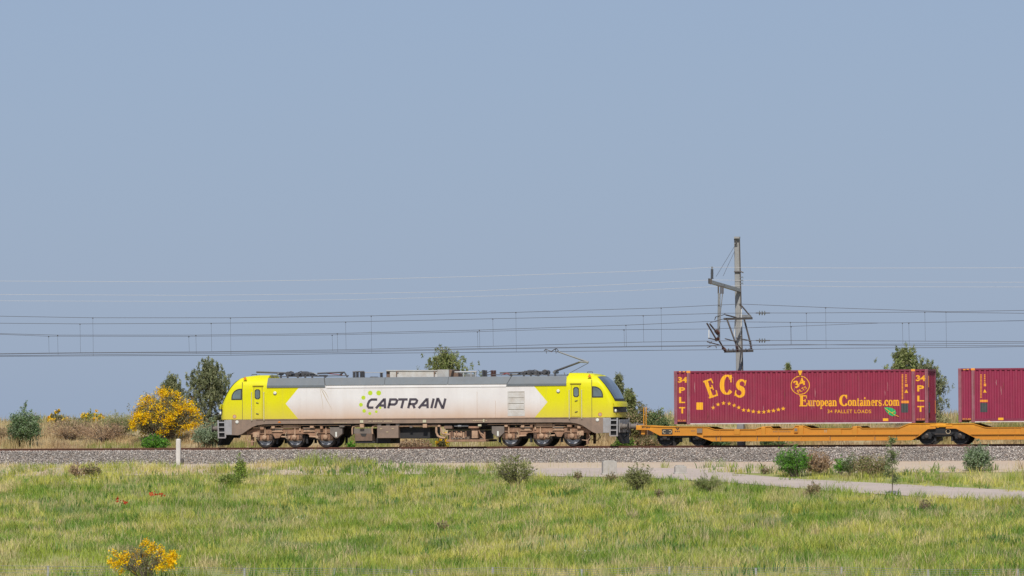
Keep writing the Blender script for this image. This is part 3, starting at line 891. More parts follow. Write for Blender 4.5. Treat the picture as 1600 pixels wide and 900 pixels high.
# sole bar with the sweeping cab skirts, and the grey corner pieces
half = [(352.8, 656.2), (352.8, 679.3), (372.0, 680.0), (378, 678.0), (386, 672.5), (394, 667.2), (402, 664.3), (412, 662.9), (430, 662.4)]
up = [(U(px, py), Z(px, py, SIDE)) for px, py in half]
pl = [(-u, z) for u, z in up] + [(u, z) for u, z in up[::-1]]
pl = [(XC + u, z) for u, z in pl]
MB().prism([p for p in pl], -1.425, 1.425).build('sole_bar', 'dusty_solebar', loco)
MB().box((XC - UC - .6, -1.445, ZB - .05), (XC + UC + .6, -1.42, ZB + .01)).build('sill_edge', 'dusty_brown', loco)
for s in (-1, 1):
    u0, u1 = U(362), U(352.6)
    za, zb2 = Z(350, 656.4, SIDE), Z(350, 679.6, SIDE)
    MB().prism([(S(s, u0), zb2), (S(s, u1), zb2), (S(s, u1), za), (S(s, u0), za)], -1.44, 1.44).build('corner_skirt', 'frame_grey', loco, bevel=.02)
    # steps ahead of the corner
    e0, e1 = U(352.4), U(339.5)
    zs = [Z(346, q, SIDE) for q in (660, 667.5, 675.5, 684)]
    for side in (-1, 1):
        st = MB(); y0, ya = side * 1.42, side * 1.30
        for (a, b2) in ((e0 + .0, e0 + .08), (e1 - .07, e1)):
            st.prism([(S(s, a - .02), zs[-1] + .02), (S(s, b2 - .02), zs[-1] + .02), (S(s, b2), zs[0] + .12), (S(s, a), zs[0] + .12)], y0, y0 - side * .05)
        for z in zs:
            st.box((S(s, e0 + .01), y0 - side * .006, z - .03), (S(s, e1 - .01), ya, z + .03))
        stp = st.build('step', 'frame_grey', loco)
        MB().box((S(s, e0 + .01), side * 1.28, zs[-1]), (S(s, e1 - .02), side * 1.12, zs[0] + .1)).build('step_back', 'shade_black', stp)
    # buffer beam, buffers, coupling hook, plough
    ub = U(345) + .02
    MB().box((S(s, ub - .5), -1.1, .72), (S(s, ub + .20), 1.1, 1.42)).build('buffer_beam', 'frame_grey', loco, bevel=.02)
    for y in (-.875, .875):
        MB().lathe([(s * .0, .19), (s * .12, .19), (s * .14, .14), (s * .30, .14), (s * .31, .11), (s * .41, .11)], (S(s, ub + .18), y, 1.06), 'x', 18).build('buffer', 'dusty_grey', loco, smooth=True)
        MB().lathe([(s * .40, .10), (s * .415, .22), (s * .45, .20)], (S(s, ub + .18), y, 1.06), 'x', 18).build('buffer_head', 'steel_dark', loco, smooth=True)
    MB().tube([(S(s, ub + .2), 0, 1.05), (S(s, ub + .5), 0, 1.08), (S(s, ub + .6), 0, 1.0), (S(s, ub + .5), 0, .9)], .04, 6).build('coupling_hook', 'steel_dark', loco)
    for y in (-.45, .45):
        MB().tube([(S(s, ub + .2), y, .95), (S(s, ub + .42), y, .85), (S(s, ub + .45), y, .55), (S(s, ub + .3), y, .45)], .03, 6).build('brake_hose', 'shade_black', loco)
    MB().add([(S(s, ub + .15), -1.25, .72), (S(s, ub + .15), 1.25, .72), (S(s, ub + .30), .9, .14), (S(s, ub + .30), -.9, .14), (S(s, ub - .1), -1.25, .72), (S(s, ub - .1), 1.25, .72), (S(s, ub + .2), .9, .14), (S(s, ub + .2), -.9, .14)],
             [(0, 1, 2, 3), (7, 6, 5, 4), (0, 4, 5, 1), (1, 5, 6, 2), (2, 6, 7, 3), (3, 7, 4, 0)]).build('snow_plough', 'shade_black', loco)
    ul = avg(370.5, 933.6)
    MB().lathe([(.02, .09), (-.03, .09), (-.05, .06)], (S(s, ul), -1.425, Z(370, 659.5, SIDE)), 'y', 16).build('marker_lamp', 'lamp_lens', loco)
# tiny stencilled plates along the sole bar
def sole_marks(items, mat, name='stencil'):
    print_on(name, items, -1.447, mat, loco, lift=.0)
def dashes(x0, x1, y0, y1, n, gap=.35):
    w = (x1 - x0) / n
    return [rect(x0 + w * i, y0, x0 + w * (i + 1 - gap), y1) for i in range(n)]
sole_marks(dashes(576, 581, 657.2, 659.2, 2) + dashes(583, 598, 657.2, 659.2, 6) + dashes(600, 613, 657.2, 659.2, 6) + dashes(522, 543, 660.3, 661.4, 9) + dashes(739, 762, 656.6, 658.2, 8), 'print_pale')
sole_marks([rect(562.5, 656.4, 567.6, 660.6), rect(660.5, 656, 665.8, 660.2), rect(754.8, 655, 757, 659.6)], 'handrail', 'plate')
sole_marks([poly2([(433.5, 660.2), (439.3, 660.2), (436.4, 658)])], 'warn_orange', 'warning_mark')

# lettering on the side: wide slanted capitals and a ring of dots
def cap(ch):
    r = .12
    return {'C': [[(1, 1), (.30, 1), (.08, .82), (.0, .5), (.02, .2), (.2, 0), (.78, 0)]],
            'A': [[(-.06, -.1), (.58, 1.0), (.70, 1.0), (.98, -.1)], [(.22, .26), (.86, .26)]],
            'P': [[(.0, -.1), (.0, 1), (.75, 1), (.97, .85), (.95, .55), (.75, .38), (.02, .38)]],
            'T': [[(-.1, 1), (1.08, 1)], [(.57, 1), (.57, -.1)]],
            'R': [[(.0, -.1), (.0, 1), (.75, 1), (.97, .85), (.95, .58), (.75, .42), (.02, .42)], [(.5, .42), (.9, -.1)]],
            'I': [[(.5, 1.1), (.5, -.1)]],
            'N': [[(.0, -.1), (.0, 1.04), (.12, 1.04), (.88, -.04), (1, -.04), (1, 1.1)]]}[ch]
shapes = []
for ch, x0, x1 in (('C', 573.6, 586.3), ('A', 588.6, 602.2), ('P', 606.9, 618.2), ('T', 620.4, 632.9), ('R', 638.2, 649.4), ('A', 655.4, 668.8), ('I', 671.2, 677.4), ('N', 680.2, 692.6)):
    for st in cap(ch):
        pts = [(x0 + (x1 - x0) * p[0] + 3.1 * p[1], 636.9 - 12.6 * p[1] - (x0 - 572) * .004) for p in st]
        shapes.append(ribbon(pts, 3.7))
print_on('lettering', shapes, SIDE, 'logo_grey', loco)
for px, py, r in ((578.5, 614, 3.6), (591.7, 614, 3.8), (567.8, 621.3, 3.2), (564.0, 632.4, 3.0), (569.0, 642.0, 2.8), (577.8, 646, 2.4), (588, 643.2, 2.1), (594.2, 637.2, 1.8)):
    print_on('logo_dot', [disc2(px, py, r)], SIDE, 'lime_print', loco, lift=.0035)

# ---- bogies, three axles each
WR = .535
wheel_me = {}
def wheel(cx, y, side, par):
    t = MB().lathe([(side * -.02, .30), (side * -.02, WR + .03), (side * .012, WR + .03), (side * .02, WR), (side * .125, WR - .005), (side * .135, WR - .03), (side * .13, WR - .10), (side * .09, WR - .12), (side * .085, .12), (side * .16, .10)], (cx, y, WR), 'y', 40)
    t.build('wheel', 'tyre_steel', par, smooth=True)
    d = MB().lathe([(side * .07, .22), (side * .07, WR - .125), (side * .118, WR - .125), (side * .118, .22)], (cx, y, WR), 'y', 40, closed=True)
    d.build('brake_disc', 'disc_steel', par, smooth=True)
    bl = MB()
    for i in range(16):
        a = 2 * PI * (i + .5) / 16
        bl.lathe([(side * .10, .017), (side * .128, .017)], (cx + .335 * math.cos(a), y, WR + .335 * math.sin(a)), 'y', 6)
    bl.build('disc_bolts', 'tyre_steel', par)

def loco_bogie(s):
    bc = X(462 if s < 0 else 848, -.9)
    def H(v): return bc - s * v                     # v grows towards the middle of the locomotive
    bg = thing('bogie', (bc, 0, 0)); bg.parent = loco; bg.location = Vector((bc, 0, 0)) - ORG[loco]
    bg['label'] = 'dust-brown three-axle bogie'
    axles = (-1.70, 0.0, 1.76)
    for v in axles:
        for side in (-1, 1): wheel(H(v), side * .815, side, bg)
        MB().tube([(H(v), -.8, WR), (H(v), .8, WR)], .09, 10).build('axle', 'tyre_steel', bg)
    for side in (-1, 1):
        Y0, Y1 = side * 1.00, side * 1.16
        pl = [(-2.72, .72), (-2.72, .86), (-2.35, 1.03), (2.15, 1.05), (2.15, .78), (1.35, .76), (1.25, .60), (.95, .56), (.75, .74), (-.72, .74), (-.85, .52), (-1.1, .50), (-1.25, .74), (-2.2, .74)]
        MB().prism([(H(v), z) for v, z in pl], Y0, Y1).build('side_frame', 'bogie_dust', bg, bevel=.02)
        # upper brackets and spring seats
        for v0, v1, z0, z1, ya, yb in ((-.62, .28, 1.06, 1.24, .95, 1.24), (-2.35, -1.85, 1.05, 1.14, .95, 1.24), (.50, 1.18, 1.05, 1.10, .95, 1.24), (-1.35, -.75, 1.05, 1.10, .95, 1.24), (-.75, -.63, .98, 1.2, 1.17, 1.22), (.29, .38, .90, 1.24, 1.17, 1.22)):
            MB().box((H(v0), side * ya, z0), (H(v1), side * yb, z1)).build('bracket', 'bogie_light', bg, bevel=.012)
        for v in (-.95, .85):
            pts = [(v - .33, .86), (v + .33, .86), (v + .25, .98), (v - .25, .98)]
            MB().prism([(H(a), z) for a, z in pts], Y1, side * 1.22).build('gusset', 'bogie_light', bg)
            MB().box((H(v - .3), side * 1.1, 1.0), (H(v + .3), side * 1.26, 1.035)).build('damper_plate', 'dusty_grey', bg)
        for v in axles:
            ab = MB()
            ab.prism([(H(v + a), z) for a, z in ((-.42, .43), (.42, .43), (.40, .60), (.20, .78), (-.20, .78), (-.40, .60))], side * .96, side * 1.10)
            ab.build('axle_box', 'bogie_dust', bg, bevel=.015)
            MB().lathe([(0, .13), (side * .10, .13), (side * .13, .09)], (H(v), side * 1.12, .57), 'y', 16).build('axle_cap', 'bogie_light', bg, smooth=True)
            MB().box((H(v - .42), side * 1.0, .385), (H(v + .42), side * 1.07, .43)).build('tie_bar', 'bogie_light', bg, bevel=.01)
            for dv in (-.36, .36):
                coil = [(H(v + dv) + .085 * math.cos(a), side * 1.13 + .085 * math.sin(a), .45 + a / (2 * PI) * .062) for a in np.linspace(0, 2 * PI * 4.6, 47)]
                MB().tube(coil, .020, 5).build('coil_spring', 'dusty_brown', bg)
            # damper standing above the axle box
            MB().tube([(H(v + .05), side * 1.2, .70), (H(v + .05), side * 1.2, .951)], .05, 8).tube([(H(v + .05), side * 1.2, .95), (H(v + .05), side * 1.2, 1.13)], .03, 8).build('damper', 'bogie_light', bg)
            MB().tube([(H(v - .42), side * 1.2, .85), (H(v - .5), side * 1.22, .68), (H(v - .46), side * 1.22, .52), (H(v - .33), side * 1.2, .46)], .017, 5).build('cable', 'print_pale', bg)
            # brake gear by the tread
            MB().box((H(v + .60), side * .72, .22), (H(v + .70), side * .92, .62)).build('brake_block', 'shade_black', bg)
        for v in (-.55, 1.05):
            MB().tube([(H(v - .2), side * 1.14, .60), (H(v + .25), side * 1.16, .57)], .045, 8).lathe([(side * -.05, .085), (side * .06, .085)], (H(v + .25), side * 1.16, .57), 'y', 10).build('traction_link', 'bogie_light', bg)
        # sand box at the inner end
        pts = [(2.05, 1.10), (2.75, 1.10), (2.75, .74), (2.45, .50), (2.35, .50), (2.05, .76)]
        sb = MB().prism([(H(v), z) for v, z in pts], side * .92, side * 1.27).build('sand_box', 'dusty_grey', bg, bevel=.015)
        MB().box((H(2.36), side * 1.26, .58), (H(2.45), side * 1.285, .84)).build('sight_glass', 'lamp_lens', bg)
        MB().tube([(H(2.4), side * 1.0, .52), (H(2.42), side * .85, .3), (H(2.3), side * .80, .1)], .025, 6).build('sand_pipe', 'tyre_steel', bg)
        # outer end: hanging hose, guard iron
        MB().tube([(H(-2.6), side * 1.15, .75), (H(-2.72), side * 1.18, .48), (H(-2.55), side * 1.18, .30), (H(-2.25), side * 1.15, .34)], .025, 6).build('hose', 'bogie_light', bg)
        MB().box((H(-2.55), side * .74, .12), (H(-2.42), side * .90, .74)).build('guard_iron', 'bogie_dust', bg)
        MB().box((H(-2.35), side * 1.12, .58), (H(-1.98), side * 1.22, .84)).build('junction_box', 'bogie_light', bg, bevel=.015)
    MB().box((H(-2.2), -.66, .42), (H(2.0), .66, .95)).build('motor_casing', 'shade_black', bg)
loco_bogie(-1); loco_bogie(1)
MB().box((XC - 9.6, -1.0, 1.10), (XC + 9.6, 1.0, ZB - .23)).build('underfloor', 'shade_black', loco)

# ---- underfloor equipment between the bogies
def eq(name, x0, y0, x1, y1, ya, yb, mat, bev=.015, par=loco):
    a = P(x0, y1, ya); c = P(x1, y0, ya)
    return MB().box((a.x, ya, a.z), (c.x, yb, c.z)).build(name, mat, par, bevel=bev)
eq('battery_box', 554.5, 677.5, 581.5, 689, -1.36, 1.3, 'dusty_brown')
eq('battery_box_hood', 552.8, 669.5, 581, 677.8, -1.22, 1.2, 'dusty_grey')
eq('battery_box_foot', 555, 689, 586, 692.6, -1.30, 1.2, 'shade_black')
o = MB().prism([(P(a, q, -1.37).x, P(a, q, -1.37).z) for a, q in ((563, 677.5), (573, 677.5), (571, 682), (565.5, 682))], -1.362, -1.372).build('label_plate', 'black_plate', loco)
cb = eq('equipment_cabinet', 589.2, 665.2, 622.5, 684.6, -1.38, 1.3, 'dusty_solebar')
for px, py in ((595.5, 670), (605, 675), (613.6, 669.8)):
    a = P(px, py, -1.39); MB().box((a.x - .06, -1.40, a.z - .025), (a.x + .06, -1.379, a.z + .025)).build('latch', 'print_pale', cb)
for px in (589.5, 603, 618):
    a = P(px, 664, -1.39); MB().box((a.x, -1.34, a.z - .06), (a.x + .2, -1.1, a.z + .1)).build('hanger', 'dusty_grey', cb)
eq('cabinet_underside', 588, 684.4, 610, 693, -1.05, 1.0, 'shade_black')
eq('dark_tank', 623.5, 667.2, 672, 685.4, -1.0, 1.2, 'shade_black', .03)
for px in (562.0, 660.5):
    eq('jacking_pad', px, 662.4, px + 6.4, 668.3, -1.40, -1.1, 'bogie_light')
def pipe(name, pts, r, mat, par=loco):
    q = []
    for i, p in enumerate(pts): q.append(P(p[0], p[1], p[2] if len(p) > 2 else -1.25))
    return MB().tube(q, r, 8).build(name, mat, par, smooth=True)
pipe('pipe', [(550.5, 679), (550.3, 670), (551.5, 666.6), (556, 665.4), (564, 665.2)], .045, 'bogie_light')
pipe('pipe', [(582, 678), (581.4, 670), (582.2, 666.6), (586, 665), (590, 664.6)], .045, 'bogie_light')
pipe('pipe', [(622, 665.8), (682, 664.8), (687, 665.6), (689, 669), (689.6, 674), (692, 677.5), (698, 678.8), (704, 678.8)], .05, 'bogie_light')
pipe('pipe', [(681.8, 667, -1.2), (681.6, 675, -1.2), (684, 681, -1.2), (689, 683.8, -1.2), (696, 684, -1.2)], .062, 'bogie_light')
cr = eq('equipment_cradle', 697, 686.6, 759, 690.4, -1.30, 1.2, 'bogie_dust')
eq('cradle_floor', 700, 672, 757, 686.5, -.80, 1.2, 'dusty_grey', .01)
eq('cradle_back', 696, 663, 758, 672, -.7, 1.2, 'shade_black', .01)
for px in (702, 756):
    eq('cradle_post', px, 675, px + 2.2, 687, -1.28, -1.2, 'bogie_dust', .01)
eq('relay_box', 693.5, 665.6, 706.5, 670, -1.32, -.9, 'dusty_brown')
eq('relay_cap', 694.5, 664.2, 705.5, 665.6, -1.28, -.9, 'dusty_grey')
vb = eq('valve_block', 709, 676.8, 722, 681.4, -1.25, -.8, 'bogie_light', .03)
for i in range(7):
    a = P(706 + i * 3.6, 676.6 + (i % 2) * 1.5, -1.25)
    MB().tube([(a.x, -1.2, a.z - .22), (a.x, -1.2, a.z + .1)], .035 + .012 * (i % 3), 7).build('valve', 'bogie_light' if i % 2 else 'bogie_dust', vb)
for i in range(5):
    a = P(707 + i * 4.6, 684, -1.2); MB().lathe([(-.1, .08), (.1, .08)], (a.x, -1.1, a.z), 'y', 10).build('air_cylinder', 'dusty_grey', vb)
pipe('pipe', [(710, 665.7), (732, 665.6)], .035, 'galvanised')
MB().lathe([(-.1, .07), (.1, .07)], P(718.4, 665.5, -1.25), 'x', 10).build('pipe_joint', 'galvanised', loco)
eq('filter_hood', 732, 666, 748, 669.2, -1.34, -.9, 'bogie_dust')
eq('filter_box', 737, 673, 746.2, 684.8, -1.30, -.9, 'bogie_light', .02)
eq('filter_neck', 735.5, 669.2, 746.5, 673, -1.2, -.9, 'dusty_brown')
eq('small_plate', 746.8, 663, 752, 666.2, -1.36, -1.2, 'handrail')
pipe('strut', [(748, 672), (752, 680), (758, 687)], .04, 'bogie_dust')
pipe('hose', [(750, 676, -1.2), (755, 679, -1.2), (757, 684, -1.2)], .03, 'bogie_light')

# ---- roof equipment
YR = -.75
def rp(px, py, Y=YR): return P(px, py, Y)
def insul(px, py0, py1, Y, r, mat='panto_dark', par=loco):
    a, c = rp(px, py1, Y), rp(px, py0, Y)
    h = c.z - a.z; n = max(3, int(h / .05)); prof = []
    for i in range(n):
        prof += [(h * i / n, r * .55), (h * (i + .35) / n, r), (h * (i + .6) / n, r * .95), (h * (i + .95) / n, r * .55)]
    return MB().lathe([(-.02, r * .6)] + prof + [(h, r * .5)], (a.x, Y, a.z), 'z', 10).build('insulator', mat, par)
zr = lambda px, py: rp(px, py).z

def panto_base(s, x_pairs, par):
    pass
# folded pantograph, left end
pl_ = thing('pantograph', (X(470, 0), 0, ZR)); pl_.parent = loco; pl_.location = ORG[pl_] - ORG[loco]; pl_['label'] = 'folded pantograph over the left cab'
pr_ = thing('pantograph', (X(840, 0), 0, ZR)); pr_.parent = loco; pr_.location = ORG[pr_] - ORG[loco]; pr_['label'] = 'raised pantograph pressed against the contact wire'
for par, mir in ((pl_, lambda px: px), (pr_, lambda px: 1306.5 - px)):
    dy = lambda px: -(mir(px) - 655) * .006 + 0.0
    q = lambda px, py, Y: P(mir(px), py - (mir(px) - 440) * .0062, Y)
    for Y in (-.55, .55):
        # base frame, feet on insulators
        MB().tube([q(404, 589.0, Y), q(545, 587.5, Y)], .028, 6).build('base_frame', 'panto_dark', par)
        for px in (439, 449.5, 465.5, 477, 488, 508):
            insul_ = MB().tube([q(px, 590.8, Y), q(px, 586, Y)], .055, 8).build('foot', 'panto_dark', par)
    for px, r in ((453, .13), (457, .08), (467, .13), (471, .07), (477, .14), (483, .10), (487, .08), (438, .07)):
        MB().lathe([(-.5, r * .7), (-.45, r), (.45, r), (.5, r * .7)], q(px, 584.4 + (px % 3) * .7, 0), 'y', 12).build('spring_drum', 'panto_dark' if px % 2 else 'panto_grey', par)
    for px in (452, 468):
        MB().tube([q(px - 3, 587, -.45), q(px - 2, 582, -.45), q(px + 3, 580.4, -.45), q(px + 7, 582, -.45)], .03, 6).build('horn_bracket', 'panto_dark', par)
    MB().tube([q(478, 583.4, -.3), q(490, 583.2, -.3), q(498, 587.5, -.3)], .035, 6).build('drive_rod', 'panto_grey', par)
    MB().tube([q(492, 587.5, -.2), q(512, 587.5, -.2)], .05, 8).build('cylinder', 'panto_grey', par)
    MB().lathe([(-.1, .07), (.1, .07)], q(508, 588.3, -.5), 'y', 10).build('pivot', 'panto_dark', par)
    for px in (404, 424):
        MB().tube([q(px, 588.8, -.5), q(px + 1, 584.8, -.5)], .025, 5).build('rest', 'panto_grey', par)
    MB().tube([q(404, 589, -.55), q(404, 589, .55)], .028, 6).build('cross_tube', 'panto_dark', par)
    MB().tube([q(544, 588, -.55), q(544, 588, .55)], .028, 6).build('cross_tube', 'panto_dark', par)
    MB().add([q(405, 587.2, -.7), q(420, 587.5, -.7), q(420, 589.3, -.7), q(412, 590.2, -.7), q(405, 587.2, -.5), q(420, 587.5, -.5), q(420, 589.3, -.5), q(412, 590.2, -.5)],
             [(0, 1, 2, 3), (7, 6, 5, 4), (0, 4, 5, 1), (1, 5, 6, 2), (2, 6, 7, 3), (3, 7, 4, 0)]).build('deflector', 'black_plate', par)
for Y in (-.35, .35):
    MB().tube([P(401, 581.4, Y), P(450, 583, Y)], .055, 6).build('upper_arm', 'panto_dark', pl_)
    MB().tube([P(496, 583.4, Y), P(538, 581.6, Y), P(543, 589, Y)], .05, 6).build('lower_arm', 'panto_dark', pl_)
MB().tube([P(500, 582.5, 0), P(535, 586, 0)], .02, 5).build('guide_rod', 'cable_red', pl_)
MB().tube([P(536, 582, 0), P(531, 586, 0)], .05, 5).build('elbow', 'panto_dark', pl_)
MB().tube([P(401, 581.6, -.75), P(401, 581.6, .75)], .035, 6).build('collector_strip', 'panto_dark', pl_)
# raised one: lower arm up to the knee, upper arm back to the head
kn = (918.5, 566.3)
for Y in (-.18, .18):
    MB().tube([P(866, 580.5, Y), P(908, 565.0, Y)], .065, 6, .055).build('lower_arm', 'panto_dark', pr_)
    MB().tube([P(919.5, 566.0, Y * 1.2), P(872, 549.5, Y * 2.6)], .055, 6, .038).build('upper_arm', 'panto_grey', pr_)
MB().tube([P(904, 565, -.35), P(919.5, 566.5, -.35)], .05, 6).build('knee', 'panto_grey', pr_)
MB().tube([P(919, 567.5, 0), P(889, 583.5, 0)], .014, 5).build('guide_rod', 'panto_dark', pr_)
hd = MB()
for px in (853, 868):
    hd.tube([P(px, 547.0, -.75), P(px, 546.3, -.4), P(px, 546.1, .4), P(px, 547.0, .75)], .03, 6)
    hd.tube([P(px, 547.0, -.75), P(px + .5, 549, -.95), P(px + 1, 552, -1.02)], .02, 6)
    hd.tube([P(px, 547.0, .75), P(px + .5, 549, .95), P(px + 1, 552, 1.02)], .02, 6)
hd.build('collector_head', 'panto_dark', pr_)
for Y in (-.5, .5):
    MB().tube([P(850, 548, Y), P(853, 545.5, Y), P(857, 547.5, Y), P(862, 549, Y), P(866, 546, Y), P(869.5, 544.5, Y), P(872.5, 548, Y), P(870, 550, Y)], .026, 6).build('head_link', 'panto_dark', pr_)
MB().tube([P(862, 549.5, -.5), P(862, 549.5, .5)], .03, 6).build('head_axle', 'cable_red', pr_)
for x0, x1, py in ((781, 825, 581.5), (826, 846, 581)):
    MB().tube([P(x0, py + 1.2, -.4), P(x1, py, -.4)], .045, 6).build('arm_rest', 'panto_dark', pr_)
MB().tube([P(783, 586, -.45), P(792, 583.2, -.45), P(800, 586.5, -.45)], .03, 6).build('air_hose', 'cable_red', pr_)
# pale roof boxes, each a long cover with brackets
def cover(name, x0, x1, y0, y1, Ya, Yb, mat, sk0=0, sk1=0):
    a = [P(x0 + sk0, y0, Ya), P(x1 + sk1, y0, Ya), P(x1, y1, Ya), P(x0, y1, Ya)]
    return MB().prism([(p.x, p.z) for p in a], Ya, Yb).build(name, mat, loco, bevel=.02)
c1 = cover('resistor_cover', 609, 701.5, 579.7, 590, -.95, .95, 'pale_cover', 0, 0)
cover('resistor_cover_lid', 603, 683, 578.2, 580.2, -.99, .99, 'light_grey', 0, 0)
cover('resistor_cover_end', 683.2, 701, 577.5, 589.2, -.99, .98, 'light_grey', 0, 0)
cover('resistor_cover_rake', 701.5, 704, 577.8, 589, -.90, .9, 'dusty_brown', 0, 2.5)
cover('resistor_cover_nose', 603.5, 609, 580, 590, -.85, .9, 'dusty_brown')
for px in (619.5, 678.5):
    MB().tube([P(px, 580, -1.02), P(px, 588.5, -1.02)], .03, 5).tube([P(px, 582, -1.02), P(px + 3, 580.5, -1.02)], .025, 5).build('cover_bracket', 'dusty_brown', c1)
for px, y0, Y in ((553.5, 581, -.5), (558.5, 580.8, .2), (564.5, 580.7, -.4), (568, 580.6, .3), (596.0, 582, -.3), (755.5, 578, -.3), (759, 578.5, .3), (769, 578.5, -.5), (773, 578.5, .4)):
    insul(px, y0, 590, Y, .10, 'insulator_brown' if px in (769, 773) else 'panto_dark')
MB().tube([P(551, 581, -.5), P(569, 580.3, -.4)], .04, 6).build('busbar', 'panto_dark', loco)
pipe('busbar', [(705, 581.5, -.3), (745, 580.8, -.3)], .045, 'light_grey')
pipe('busbar', [(570, 582.2, .1), (600, 582, .1)], .018, 'light_grey')
for px in (714, 724, 736, 743):
    pipe('busbar_post', [(px, 589.5, -.3), (px, 581.5, -.3)], .035, 'light_grey')
cover('roof_hatch', 576, 586, 588.3, 590.5, -.6, .4, 'panto_dark', 3, -3)
cover('roof_hatch', 705, 716, 583, 590, -.4, .5, 'dusty_brown')
cover('antenna_box', 725, 742, 584.6, 590, .1, .6, 'panto_grey', 2, -2)
pipe('cable', [(755, 579, -.3), (762, 582, -.3), (769, 578.7, -.4)], .018, 'panto_dark')

print_on('soot_streak', [ribbon([(501, 606), (506, 616), (511, 626), (519, 640)], [.4, 1.1, .7, .2]), ribbon([(503, 607), (509, 614), (514, 624)], [.3, .8, .2]), ribbon([(500, 607), (503, 622), (505, 640)], [.3, .6, .2])], SIDE, 'print_pale', loco, lift=.003)
# conduit run and small fittings under the sole bar
pipe('conduit', [(404, 665.6, -1.30), (440, 664.6, -1.30)], .022, 'bogie_light')
pipe('conduit', [(470, 664.8, -1.30), (548, 664.4, -1.30)], .022, 'bogie_light')
pipe('conduit', [(762, 663.2, -1.30), (836, 662.6, -1.30)], .022, 'bogie_light')
pipe('conduit', [(866, 662.6, -1.30), (905, 662.6, -1.30)], .022, 'bogie_light')
for px, py, w_, h_, mt in ((406, 667, 6, 4, 'bogie_dust'), (424, 666, 5, 3.5, 'bogie_light'), (484, 665.6, 6, 3, 'bogie_light'), (500, 666, 4, 4, 'bogie_dust'), (530, 664.6, 8, 3, 'dusty_grey'), (788, 664, 5, 3, 'bogie_light'), (814, 664.4, 5, 3.6, 'bogie_light'), (828, 664, 4, 4, 'bogie_dust'), (886, 664, 7, 3.2, 'bogie_dust'), (902, 665.4, 5, 4, 'bogie_light'), (684, 664, 4, 3, 'bogie_light'), (640, 665.6, 4, 2.6, 'dusty_grey')):
    eq('fitting', px, py, px + w_, py + h_, -1.34, -1.0, mt, .01)
# ================================================================== container wagon (two frames on three bogies)
WY = -1.22
wag = thing('container_wagon', (X(1300, 0), 0, 0), 'orange articulated container wagon coupled behind the locomotive', 'wagon')
def wpoly(pts, Y=WY): return [(P(a, q, Y).x, P(a, q, Y).z) for a, q in pts]
def roll(px): return -(px - 1250) * .0055           # the photograph's rails rise a little to the right
def frame(name, top, bottom, label):
    out = top + bottom[::-1]
    fr = MB()
    fr.prism(wpoly(out), WY, WY + .10)
    fr.prism(wpoly(out), -WY, -WY - .10)
    x0, x1 = P(top[0][0], 670, WY).x, P(top[-1][0], 670, WY).x
    return fr, x0, x1
def make_frame(top, bot, mids, label):
    fr = thing('frame', (P(top[0][0], 670, WY).x, 0, .5)); fr.parent = wag; fr.location = ORG[fr] - ORG[wag]; fr['label'] = label
    for sd in (1, -1):
        MB().prism(wpoly(top + bot[::-1]), sd * WY, sd * (WY + .09)).build('side_beam', 'orange_paint', fr, bevel=.012)
    # top and bottom flanges stand proud of the web
    for sd in (1, -1):
        for ln, h, nm in ((bot, 1.0, 'bottom_flange'), (top, -.9, 'top_flange')):
            for i in range(len(ln) - 1):
                a, c = ln[i], ln[i + 1]
                q = [a, c, (c[0], c[1] - h), (a[0], a[1] - h)]
                MB().prism(wpoly(q), sd * (WY - .045), sd * WY + (sd * -.001)).build(nm, 'orange_paint', fr)
        for px in mids:
            zt_, zb_ = P(px, np.interp(px, [t[0] for t in top], [t[1] for t in top]) + 1, WY).z, P(px, np.interp(px, [t[0] for t in bot], [t[1] for t in bot]) - 1, WY).z
            x = P(px, 680, WY).x
            MB().box((x - .02, sd * (WY - .03), zb_), (x + .02, sd * WY, zt_)).build('rib', 'orange_paint', fr)
    return fr
top1 = [(1001, 664.6), (1030, 666.4), (1105, 666.8), (1117, 670.6), (1180, 670.4), (1192, 666.4), (1204, 666.2), (1208, 669.8), (1239, 669.6), (1243, 665), (1256, 664.8), (1268, 669.3), (1330, 668.9), (1334, 666), (1343, 665.8), (1347, 668.7), (1404, 668.4), (1421, 661.4), (1462, 661.0)]
bot1 = [(994, 671.6), (1014, 671.8), (1031, 680.6), (1088, 680.8), (1098, 684.6), (1113, 689.8), (1250, 689.2), (1425, 688.0), (1437, 680.6), (1450, 670.4), (1462, 669.8)]
f1 = make_frame(top1, bot1, (1125, 1182, 1216, 1252, 1296, 1337, 1366, 1400), 'orange side frame carrying the left container')
top2 = [(1478, 662.0), (1520, 661.2), (1540, 667.4), (1720, 666.6), (1880, 666), (1895, 660), (1930, 659.5)]
bot2 = [(1478, 669.6), (1494, 669.8), (1510, 677.4), (1530, 687.2), (1720, 686.4), (1890, 685.6), (1915, 668), (1930, 668)]
f2 = make_frame(top2, bot2, (1560, 1586, 1620, 1660, 1700), 'orange side frame carrying the right container')
# mid ledge: the deep lower channel stands out below a pale-edged shelf
def shelf(fr, x0, x1, y0):
    a, c = P(x0, y0, WY), P(x1, y0 - (x1 - x0) * .0052, WY)
    for sd in (1, -1):
        MB().add([(a.x, sd * (WY - .085), a.z), (c.x, sd * (WY - .085), c.z), (c.x, sd * WY, c.z), (a.x, sd * WY, a.z), (a.x, sd * (WY - .085), a.z - .05), (c.x, sd * (WY - .085), c.z - .05), (c.x, sd * WY, c.z - .05), (a.x, sd * WY, a.z - .05)],
                 [(0, 1, 2, 3), (7, 6, 5, 4), (0, 4, 5, 1), (1, 5, 6, 2), (2, 6, 7, 3), (3, 7, 4, 0)]).build('shelf', 'orange_paint', fr)
shelf(f1, 1099, 1436, 679.4); shelf(f2, 1517, 1880, 677.6)
